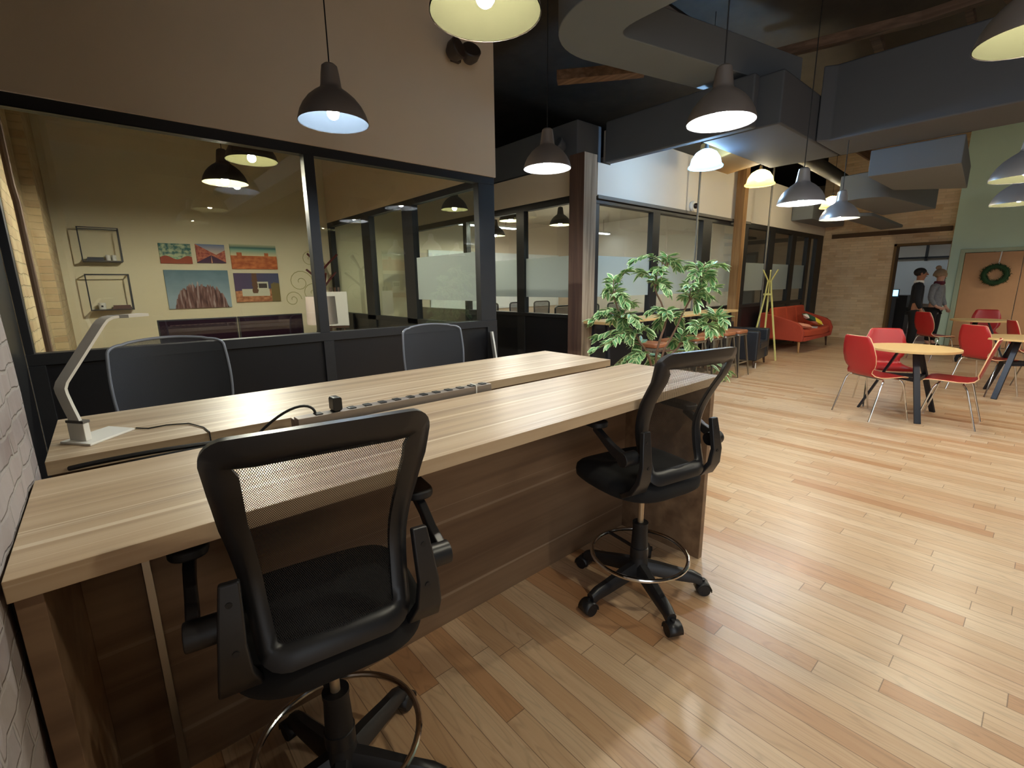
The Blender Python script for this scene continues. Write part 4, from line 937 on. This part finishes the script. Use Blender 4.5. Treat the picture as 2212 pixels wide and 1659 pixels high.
def person(label, px, depth, rz, H, skinm, top, bottom, arms, longc=False):
    P = pix(px, 700, depth); o = thing('person', label, 'person', (P.x, P.y, 0), rz); k = H/1.75
    def S(*a): return tuple(v*k for v in a)
    # pelvis 0, waist, chest, neck base, neck, head
    sp = [S(0, 0, .93, .13, .10), S(0, 0, 1.08, .125, .095), S(0, .0, 1.28, .155, .105), S(0, -.01, 1.43, .08, .07), S(0, .0, 1.50, .052, .052)]
    hd = [S(0, .02, 1.58, .075, .085), S(0, .025, 1.66, .082, .098), S(0, .015, 1.71, .07, .085)]
    legs = lambda s_: [S(s_*.095, 0, .88, .095, .095), S(s_*.10, .02, .50, .062), S(s_*.10, -.01, .10, .045)]
    foot = lambda s_: [S(s_*.10, .10, .035, .036)]
    body = sp+hd; ed = [(i, i+1) for i in range(7)]
    for s_ in (-1, 1):
        b = len(body); body += legs(s_)+foot(s_); ed += [(0, b), (b, b+1), (b+1, b+2), (b+2, b+3)]
        sh = S(s_*.17, -.01, 1.41, .055); el, wr, hn = arms[0 if s_ < 0 else 1]
        b = len(body); body += [sh, S(*el, .042), S(*wr, .03), S(*hn, .034, .02)]; ed += [(3, b), (b, b+1), (b+1, b+2), (b+2, b+3)]
        hv = Vector(hn)-Vector(wr); hv.normalize(); sd = hv.cross(Vector((1, 0, 0))).normalized()
        for q in range(4):
            b2 = len(body); a = Vector(hn)+sd*(q-1.5)*.018+hv*.03; c = a+hv*(.05-.008*abs(q-1.3)); body += [S(*a, .009), S(*c, .007)]; ed += [(b+3, b2), (b2, b2+1)]
        b2 = len(body); a = Vector(hn)+sd*.035; body += [S(*a, .010), S(*(a+hv*.03+sd*.012), .008)]; ed += [(b+3, b2), (b2, b2+1)]
    skin('body', body, ed, skinm, o)
    hf = MB()
    hf.ball(S(0, .118, 1.635), .014*k, 8, 6, sc=(.8, 1.3, 1.3))
    hf.build('nose', skinm, o)
    e = MB(); e.ball(S(-.03, .108, 1.665), .009*k, 8, 6).ball(S(.03, .108, 1.665), .009*k, 8, 6); e.build('eyes', m_hair, o)
    MB().ball(S(0, .108, 1.59), .018*k, 8, 6, sc=(1.2, .5, .35)).build('mouth', m_scarf, o)
    MB().ball(S(-.082, .01, 1.65), .02*k, 8, 6, sc=(.5, 1, 1.5)).ball(S(.082, .01, 1.65), .02*k, 8, 6, sc=(.5, 1, 1.5)).build('ears', skinm, o)
    up = [S(0, 0, .72 if longc else .82, .175 if longc else .165, .15 if longc else .14), S(0, 0, .95, .165, .135), S(0, 0, 1.08, .15, .115), S(0, 0, 1.28, .175, .125), S(0, -.01, 1.42, .10, .085)]
    ue = [(i, i+1) for i in range(4)]
    for s_ in (-1, 1):
        el, wr, hn = arms[0 if s_ < 0 else 1]; b = len(up)
        up += [S(s_*.175, -.01, 1.40, .075), S(*el, .062), S(*(Vector(wr)+(Vector(el)-Vector(wr))*.12), .045)]; ue += [(4, b), (b, b+1), (b+1, b+2)]
    skin('coat' if longc else 'sweater', up, ue, top, o)
    tr = [S(0, 0, .96, .155, .125)]; te = []
    for s_ in (-1, 1):
        b = len(tr); tr += [S(s_*.095, 0, .84, .11), S(s_*.10, .02, .50, .08), S(s_*.10, 0, .12, .065)]; te += [(0, b), (b, b+1), (b+1, b+2)]
    skin('trousers', tr, te, bottom, o)
    for s_ in (-1, 1): MB().ball(S(s_*.10, .05, .04), .05*k, 12, 8, sc=(.9, 2.5, .8)).build('shoe', m_shoe, o)
    return o, k
a_down = ((-.24, -.02, 1.12), (-.24, .06, .88), (-.24, .09, .80)), ((.24, -.02, 1.12), (.24, .08, .88), (.24, .12, .80))
rzp = math.atan2(-.80, -.60)
o, k = person('person with short black hair in dark sweater and trousers standing in profile by the doorway', 1971, 9.75, math.atan2(-.25, -.97), 1.66, m_skin1, m_navy, m_trou, a_down)
MB().ball((0, -.012*k, 1.685*k), .098*k, 16, 12, sc=(.95, 1.12, .95)).build('hair', m_hair, o)
MB().lathe([(.075, 0), (.088, .02), (.072, .055), (.064, .05), (.07, .0), (.075, 0)], (0, -.005, 1.455*k), 20).build('collar', m_coll, o)
a2 = ((-.25, .0, 1.12), (-.24, .10, .92), (-.22, .16, .86)), ((.25, .0, 1.12), (.24, .14, .94), (.2, .22, .92))
o, k = person('person in grey wool coat, burgundy scarf and beige bobble hat by the doorway', 2013, 10.25, math.atan2(.30, -.95), 1.62, m_skin2, m_gcoat, m_trou, a2, True)
MB().ball((0, -.005, 1.70*k), .108*k, 18, 12, sc=(1, 1.1, 1.0)).build('bobble_hat', m_knit, o)
MB().lathe([(.115, -.03), (.12, .0), (.115, .03), (.10, .03), (.10, -.03), (.115, -.03)], (0, -.005, 1.672*k), 20).build('hat_brim', m_knit, o)
MB().ball((0, -.05, 1.83*k), .05, 12, 8).build('bobble', m_knit, o)
MB().lathe([(.07, -.02), (.10, .01), (.085, .06), (.06, .05), (.07, -.02)], (0, .01, 1.46*k), 20).build('scarf', m_scarf, o)

# ================================================================ INSIDE THE FIRST OFFICE
def picture_mat(name, kind):
    m, t, b = nt(name); g = NG(t); b.inputs['Roughness'].default_value = .7
    tc = g.n('TexCoord'); sx = g.n('SeparateXYZ'); t.links.new(tc.outputs['Generated'], sx.inputs[0]); X, Z = sx.outputs[0], sx.outputs[2]
    def noise(scale, vec=None, det=4):
        n = g.n('TexNoise'); n.inputs['Scale'].default_value = scale; n.inputs['Detail'].default_value = det
        t.links.new(vec or tc.outputs['Generated'], n.inputs['Vector']); return n.outputs['Fac']
    def L(a): return lin(a)
    n1 = noise(5)
    if kind == 'buttes_teal':
        sky = g.ramp(g.math('ADD', n1, g.math('MULTIPLY', Z, .3)), [(.4, L((120, 170, 140))), (.6, L((190, 200, 160))), (.8, L((60, 110, 110)))])
        hz = g.math('ADD', .30, g.math('MULTIPLY', g.math('SINE', g.math('MULTIPLY', X, 9)), .09)); col = g.mix(g.math('GREATER_THAN', Z, hz), L((160, 76, 50))+(1,), sky)
    elif kind == 'road':
        sky = g.ramp(Z, [(.5, L((210, 190, 170))), (1, L((110, 130, 170)))])
        hz = g.math('ADD', .45, g.math('MULTIPLY', g.math('ABSOLUTE', g.math('SUBTRACT', X, .68)), .8)); mt_ = g.ramp(noise(9), [(.35, L((150, 66, 60))), (.7, L((214, 130, 96)))])
        col = g.mix(g.math('GREATER_THAN', Z, hz), mt_, sky)
        rd = g.math('LESS_THAN', g.math('ABSOLUTE', g.math('SUBTRACT', X, .5)), g.math('MULTIPLY', g.math('SUBTRACT', .42, Z), 1.3)); col = g.mix(rd, col, L((74, 44, 70))+(1,))
        ln = g.math('LESS_THAN', g.math('ABSOLUTE', g.math('SUBTRACT', X, .5)), g.math('MULTIPLY', g.math('SUBTRACT', .42, Z), .06)); col = g.mix(ln, col, L((220, 160, 120))+(1,))
    elif kind == 'mesa':
        sky = g.ramp(Z, [(.55, L((226, 214, 170))), (.78, L((140, 180, 160))), (.86, L((60, 110, 110))), (1, L((200, 200, 160)))])
        d1 = g.math('LESS_THAN', g.math('ABSOLUTE', g.math('SUBTRACT', X, .18)), .055); d2 = g.math('LESS_THAN', g.math('ABSOLUTE', g.math('SUBTRACT', X, .77)), .045)
        hz = g.math('ADD', .54, g.math('MULTIPLY', g.math('MAXIMUM', d1, d2), .13)); gr = g.ramp(noise(7), [(.35, L((170, 84, 40))), (.7, L((220, 130, 74)))])
        col = g.mix(g.math('GREATER_THAN', Z, hz), gr, sky)
    elif kind == 'rocks':
        sky = g.ramp(g.math('ADD', g.math('MULTIPLY', Z, .7), g.math('MULTIPLY', n1, .3)), [(.3, L((150, 170, 180))), (.8, L((96, 124, 136)))])
        cb = g.n('CombineXYZ'); t.links.new(g.math('MULTIPLY', X, 26), cb.inputs[0]); t.links.new(g.math('MULTIPLY', Z, 2), cb.inputs[1])
        st = noise(1, cb.outputs[0], 3); rk = g.ramp(st, [(.35, L((70, 38, 34))), (.52, L((120, 84, 76))), (.7, L((176, 160, 156)))])
        env = g.math('SUBTRACT', .60, g.math('MULTIPLY', g.math('POWER', g.math('ABSOLUTE', g.math('MULTIPLY', g.math('SUBTRACT', X, .52), 2.3)), 4), .6))
        ins = g.math('LESS_THAN', Z, g.math('ADD', env, g.math('MULTIPLY', g.math('SUBTRACT', st, .5), .45))); col = g.mix(ins, sky, rk)
    else:
        sky = g.ramp(X, [(0, L((84, 66, 96))), (1, L((74, 80, 110)))]); gd = g.ramp(noise(10), [(.35, L((150, 92, 60))), (.7, L((214, 150, 104)))])
        col = g.mix(g.math('LESS_THAN', Z, g.math('ADD', .38, g.math('MULTIPLY', X, .1))), sky, gd)
        gs = g.math('MULTIPLY', g.math('GREATER_THAN', X, .8), g.math('LESS_THAN', Z, g.math('ADD', .5, g.math('MULTIPLY', noise(20), .3)))); col = g.mix(gs, col, L((120, 104, 60))+(1,))
        def rect(x0, x1, z0, z1):
            return g.math('MULTIPLY', g.math('MULTIPLY', g.math('GREATER_THAN', X, x0), g.math('LESS_THAN', X, x1)), g.math('MULTIPLY', g.math('GREATER_THAN', Z, z0), g.math('LESS_THAN', Z, z1)))
        car = g.math('MAXIMUM', rect(.14, .76, .2, .45), rect(.48, .74, .4, .7)); col = g.mix(car, col, L((206, 204, 180))+(1,)); col = g.mix(rect(.52, .71, .48, .64), col, L((70, 60, 56))+(1,))
        tr_n = g.math('LESS_THAN', g.math('ABSOLUTE', g.math('SUBTRACT', X, .44)), g.math('MULTIPLY', noise(14), .12)); col = g.mix(g.math('MULTIPLY', tr_n, g.math('GREATER_THAN', Z, .3)), col, L((104, 72, 50))+(1,))
    t.links.new(col, b.inputs['Base Color']); return m
for kind, lab, x0, x1, z0, z1 in (('buttes_teal', 'small canvas of red hills under a swirling teal sky, top left of the group', .775, 1.176, 1.835, 2.128), ('road', 'small canvas of a desert road between pink rocks, top middle of the group', 1.239, 1.63, 1.851, 2.135),
        ('mesa', 'wide canvas of an orange plain with two dark buttes, top right of the group', 1.706, 2.392, 1.765, 2.156), ('rocks', 'largest canvas, jagged brown rock ridge under a blue-grey sky, lower left', .789, 1.631, 1.156, 1.74),
        ('car', 'canvas of an old white car in the desert below the wide orange plain', 1.71, 2.387, 1.23, 1.698)):
    tag(MB().box(x0, x1, YB-.035, YB-.002, z0, z1).build('canvas_picture', picture_mat('picture_'+kind, kind), smooth=False), lab, 'picture', 'desert canvases on the office wall')
def wall_shelf(x0, x1, z0, z1, label):
    o = thing('wall_shelf', label, 'shelf', ((x0+x1)/2, YB, z0), 0, 'black wire cube shelves'); w_ = (x1-x0)/2; h = z1-z0; d = -.26
    b = MB()
    for x in (-w_, w_):
        b.bar((x, d, 0), (x, d, h), .012); b.bar((x, -.008, 0), (x, -.008, h), .012); b.bar((x, d, h), (x, -.002, h), .012)
    b.bar((-w_, d, h), (w_, d, h), .012); b.bar((-w_, -.008, h), (w_, -.008, h), .012); b.build('wire_frame', m_blk, o)
    MB().box(-w_, w_, d, -.002, 0, .014).build('shelf_board', m_tray, o); return o
wall_shelf(-.09, .33, 1.835, 2.28, 'upper black wire cube shelf on the office wall holding a book and two white candles')
wall_shelf(-.10, .36, 1.175, 1.665, 'lower black wire cube shelf on the office wall holding a white mug and a book')
tag(MB().box(-.05, .14, YB-.22, YB-.05, 1.85, 1.875).box(-.04, .13, YB-.21, YB-.06, 1.8751, 1.895).build('book', mat('navy_cover', (34, 34, 46), .5)), 'dark book lying on the upper wire cube shelf', 'book')
for x in (.18, .245): tag(MB().tube([(x, YB-.13, 1.85), (x, YB-.13, 1.93)], .026, 14).build('candle', m_white), 'white candle standing on the upper wire cube shelf', 'candle', 'white candles on the upper shelf')
o = thing('mug', 'white mug with a dark mark on the lower wire cube shelf', 'mug', (.02, YB-.14, 1.19)); MB().lathe([(0, 0), (.04, 0), (.042, .09), (.036, .09), (.034, .01), (0, .01)], seg=20).build('cup', m_white, o); MB().box(-.012, .012, -.0435, -.0405, .03, .055).build('mark', m_blk, o)
tag(MB().box(.13, .34, YB-.22, YB-.05, 1.19, 1.215).box(.14, .33, YB-.21, YB-.06, 1.2151, 1.24).build('book', mat('brown_cover', (96, 66, 56), .6)), 'brown book lying on the lower wire cube shelf', 'book')
# desk with two screens, table lamp
o = thing('office_desk', 'dark desk behind the glass carrying two wide screens', 'desk', (1.2, 6.72, 0)); MB().box(-.95, 1.25, -.35, .35, .70, .74).build('desktop', m_blk, o); MB().box(-.93, -.88, -.33, .33, 0, .70).build('side_panel', m_blk, o); MB().box(1.18, 1.23, -.33, .33, 0, .70).build('side_panel', m_blk, o)
def screen(x0, x1, y0, y1, z0, z1, lab):
    o = thing('monitor', lab, 'screen', ((x0+x1)/2, (y0+y1)/2, .74), math.atan2(y1-y0, x1-x0), 'wide black screens on the office desk'); w_ = math.hypot(x1-x0, y1-y0)/2
    MB().box(-w_, w_, -.02, .02, z0-.74, z1-.74).build('bezel', m_plas, o, bevel=.004); MB().box(-w_+.015, w_-.015, -.0225, -.0205, z0-.72, z1-.755).build('display', mat('dim_purple_display_%d' % (x0*10), (30, 16, 26), .12), o)
    MB().box(-.12, .12, -.09, .09, 0, .012).box(-.02, .02, .021, .04, .012, .3).build('stand', m_plas, o); return o
screen(.45, 1.235, 6.55, 6.55, .79, 1.115, 'left black screen with dim purple image on the office desk')
screen(1.245, 2.02, 6.55, 6.62, .79, 1.115, 'right black screen with dim grey image on the office desk')
o = thing('table_lamp', 'table lamp with drum shade and round metallic base behind the black mullion', 'lamp', (2.12, 6.14, .74))
MB().lathe([(.185, .25), (.175, .60), (.172, .60), (.182, .25), (.185, .25)], seg=36).build('lamp_shade', m_lshade, o); MB().lathe([(0, 0), (.07, 0), (.07, .02), (.02, .03), (.03, .06), (.075, .11), (.085, .155), (.07, .205), (.02, .24), (.012, .62), (0, .62)], seg=24).build('base', m_chrome, o); MB().ball((0, 0, .63), .012, 8, 6).build('finial', m_chrome, o)
o = thing('side_table', 'small black side table carrying the drum shade lamp', 'table', (2.12, 6.14, 0)); MB().box(-.2, .2, -.2, .2, .71, .74).build('tabletop', m_blk, o)
for x in (-.18, .18):
    for y in (-.18, .18): MB().box(x-.015, x+.015, y-.015, y+.015, 0, .71).build('leg', m_blk, o)
# easel with white pad, branching coat tree
o = thing('easel', 'white paper pad on a dark wooden easel at the back of the office', 'easel', (2.92, 7.75, 0), math.radians(-35))
MB().box(-.19, .19, -.03, -.01, .83, 1.38).build('paper_pad', m_white, o, smooth=False); b = MB(); b.bar((-.17, -.02, 0), (-.06, .0, 1.45), .03).bar((.17, -.02, 0), (.06, .0, 1.45), .03).bar((0, .3, 0), (0, .01, 1.45), .03).bar((-.15, -.005, .55), (.15, -.005, .55), .03).bar((-.19, -.03, .81), (.19, -.03, .81), .04, .03); b.build('easel_frame', m_legd, o)
o = thing('coat_tree', 'branching dark red metal coat tree standing behind the easel', 'coat rack', (3.02, 8.50, 0)); MB().tube([(0, 0, 0), (0, 0, 1.75)], .035, 10).build('trunk', mat('dark_red_metal', (84, 26, 24), .4), o)
for a, z in ((20, 1.45), (140, 1.5), (260, 1.42), (80, 1.75), (200, 1.75), (320, 1.75)):
    ca, sa = math.cos(math.radians(a)), math.sin(math.radians(a)); MB().tube([(ca*.0, sa*0, z), (ca*.12, sa*.12, z+.12), (ca*.28, sa*.28, z+.26)], .018, 8).build('branch', MATS['dark_red_metal'], o)
MB().lathe([(0, 0), (.2, 0), (.2, .02), (0, .03)], seg=20).build('base', MATS['dark_red_metal'], o)
# wall tattoo swirls and red/green paint band
sw = MB()
for cx_, cz_, r0 in ((2.95, 1.95, .16), (2.75, 1.55, .22), (2.95, 1.35, .2), (2.6, 1.25, .15), (3.1, 1.7, .1)):
    sw.tube([(cx_+r0*(1-k/26)*math.cos(k*.42), YB-.006, cz_+r0*(1-k/26)*math.sin(k*.42)) for k in range(24)], .006, 6)
tag(sw.build('wall_decal', mat('olive_decal', (186, 178, 130), .8)), 'faint olive scroll decal on the cream wall beside the pictures', 'wall decal')
tag(MB().box(XO-.13, XO-.105, 8.0, 8.7, .0, 1.0).build('side_chest', m_blkp), 'low black panel in the far corner of the office', 'panel')
o = thing('office_sofa', 'black seat with a green patterned cushion behind the task lamp', 'armchair', (.05, 5.95, 0)); MB().box(-.35, .3, -.3, .3, .0, .45).build('seat', m_bleath, o, bevel=.04); MB().box(-.35, .3, .12, .3, .451, .80).build('backrest', m_bleath, o, bevel=.04)
cushion('cushion', (.0, 5.84, .66), (70, 0, 8), .40, mat('green_pattern_cushion', (96, 116, 66), .9, noise=.4, nscale=14), 'green patterned cushion on the black seat inside the office')['group'] = 'office cushion'
tag(MB().tube([(-.30, YW+.16, 0), (-.30, YW+.16, 1.6), (-.30, YW+.16, 2.0), (-.31, YW+.2, 2.1), (-.31, YW+.2, ZC-.01)], .018, 8).build('conduit', m_stem), 'old brown conduit pipe running up the brick pier inside the office', 'pipe')

# ================================================================ FAR OFFICE (behind the long glazing)
o = thing('conference_table', 'white topped meeting table inside the far office', 'table', (6.6, 6.6, 0), 0)
MB().box(-1.0, 1.6, -.55, .55, .72, .76).build('tabletop', m_white, o, bevel=.004); MB().box(-.85, -.75, -.4, .4, 0, .72).build('table_leg', m_blk, o); MB().box(1.3, 1.4, -.4, .4, 0, .72).build('table_leg', m_blk, o)
def conf_chair():
    o = thing('conference_chair', 'x', 'office chair', (0, 0, 0), 0, 'black mesh conference chairs in the far office')
    P = [(-.20, .78), (-.21, 1.02)]+[(-.15-.06*math.cos(a)+.0, 1.04+.04*math.sin(a)) for a in (.3, .9, 1.57)]+[(.15+.06*math.cos(a), 1.04+.04*math.sin(a)) for a in (1.57, .9, .3)]+[(.21, 1.02), (.20, .78)]
    MB().tube([(x, .22, z) for x, z in P], .016, 8).build('back_rim', m_plas, o); MB().grid([[(-.19, .22, z), (.19, .22, z)] for z in (.78, 1.06)]).build('back_mesh', m_meshg, o)
    MB().box(-.22, .22, -.2, .2, .44, .50).build('seat', m_fab, o, bevel=.02); MB().bar((0, .23, .46), (0, .23, .8), .04).build('back_arm', m_plas, o); MB().tube([(0, 0, .04), (0, 0, .44)], .025, 8).build('column', m_plas, o)
    MB().bar((-.25, 0, .03), (.25, 0, .03), .05).bar((0, -.25, .03), (0, .25, .03), .05).build('base', m_plas, o); return o
cc = conf_chair(); CL = ['black mesh conference chair nearest the corridor mullion', 'black mesh conference chair in the middle of the table behind the glass', 'black mesh conference chair left of the timber post behind the glass', 'low black conference chair turned away at the near side of the white table', 'second low black conference chair at the near side of the white table', 'black conference chair at the right end of the white table']
for i, (x, y, a) in enumerate(((6.0, 7.35, 0), (6.75, 7.35, 5), (7.45, 7.35, -8), (6.1, 5.85, 180), (6.8, 5.8, 185), (7.6, 5.85, 175))):
    q = cc if i == 0 else copy_tree(cc); q.location = (x, y, 0); q.rotation_euler = (0, 0, math.radians(a)); q['label'] = CL[i]
for lab, x0, x1, y, z0, z1 in (('long whiteboard on the back wall of the far office', 5.4, 9.4, YB-.03, .9, 2.2),): tag(MB().box(x0, x1, y, y+.025, z0, z1).build('whiteboard', m_wboard, smooth=False), lab, 'whiteboard')
tag(MB().box(11.2, 13.2, 5.6, 6.4, .70, .74).box(11.25, 11.3, 5.65, 6.35, 0, .70).box(13.1, 13.15, 5.65, 6.35, 0, .70).build('office_desk', m_white), 'white desk behind the glass above the orange sofa', 'desk')
tag(MB().box(10.2, 13.8, YB-.03, YB-.005, 1.0, 2.3).build('whiteboard', m_wboard, smooth=False), 'whiteboard on the back wall of the end office', 'whiteboard')

# ================================================================ BEYOND THE OPENING
tag(MB().box(XE+3.9, XE+3.95, 1.6, 4.6, .75, 1.98).build('whiteboard', m_wboard, smooth=False), 'large whiteboard in the bright room beyond the brick opening', 'whiteboard')
b = struct(MB().box(XE+3.86, XE+3.9, 1.5, 5.0, 2.05, 2.10).box(XE+3.86, XE+3.9, 2.62, 2.68, 1.98, 2.7).box(XE+3.86, XE+3.9, 3.5, 3.6, 1.98, 2.7).box(XE+3.86, XE+3.9, 1.5, 5, 2.55, 2.62).build('window_5', m_blk, smooth=False))
tag(MB().box(XE+1.5, XE+2.1, 2.55, 3.3, .005, 1.05).build('cabinet', m_plas, bevel=.01), 'black cabinet in the room beyond the opening beside the person in dark clothes', 'cabinet')
o = thing('phone_kiosk', 'grey stand with a small glowing blue screen just inside the opening', 'screen', (XE+.75, 2.70, 0)); MB().box(-.04, .04, -.05, .05, 0, 1.0).build('stand', m_duct, o); MB().box(-.03, .0, -.10, .10, 1.0, 1.22).build('bezel', m_duct, o); MB().box(-.034, -.031, -.08, .08, 1.05, 1.20).build('display', emis('blue_display', (.2, .5, 1), 2.5), o)
tag(MB().box(XE+.95, XE+1.0, 2.80, 3.05, 1.35, 1.75).build('wall_hanging', mat('red_patterned_cloth', (110, 40, 44), .9, noise=.6, nscale=30)), 'red patterned cloth hanging at the left side of the opening', 'hanging')
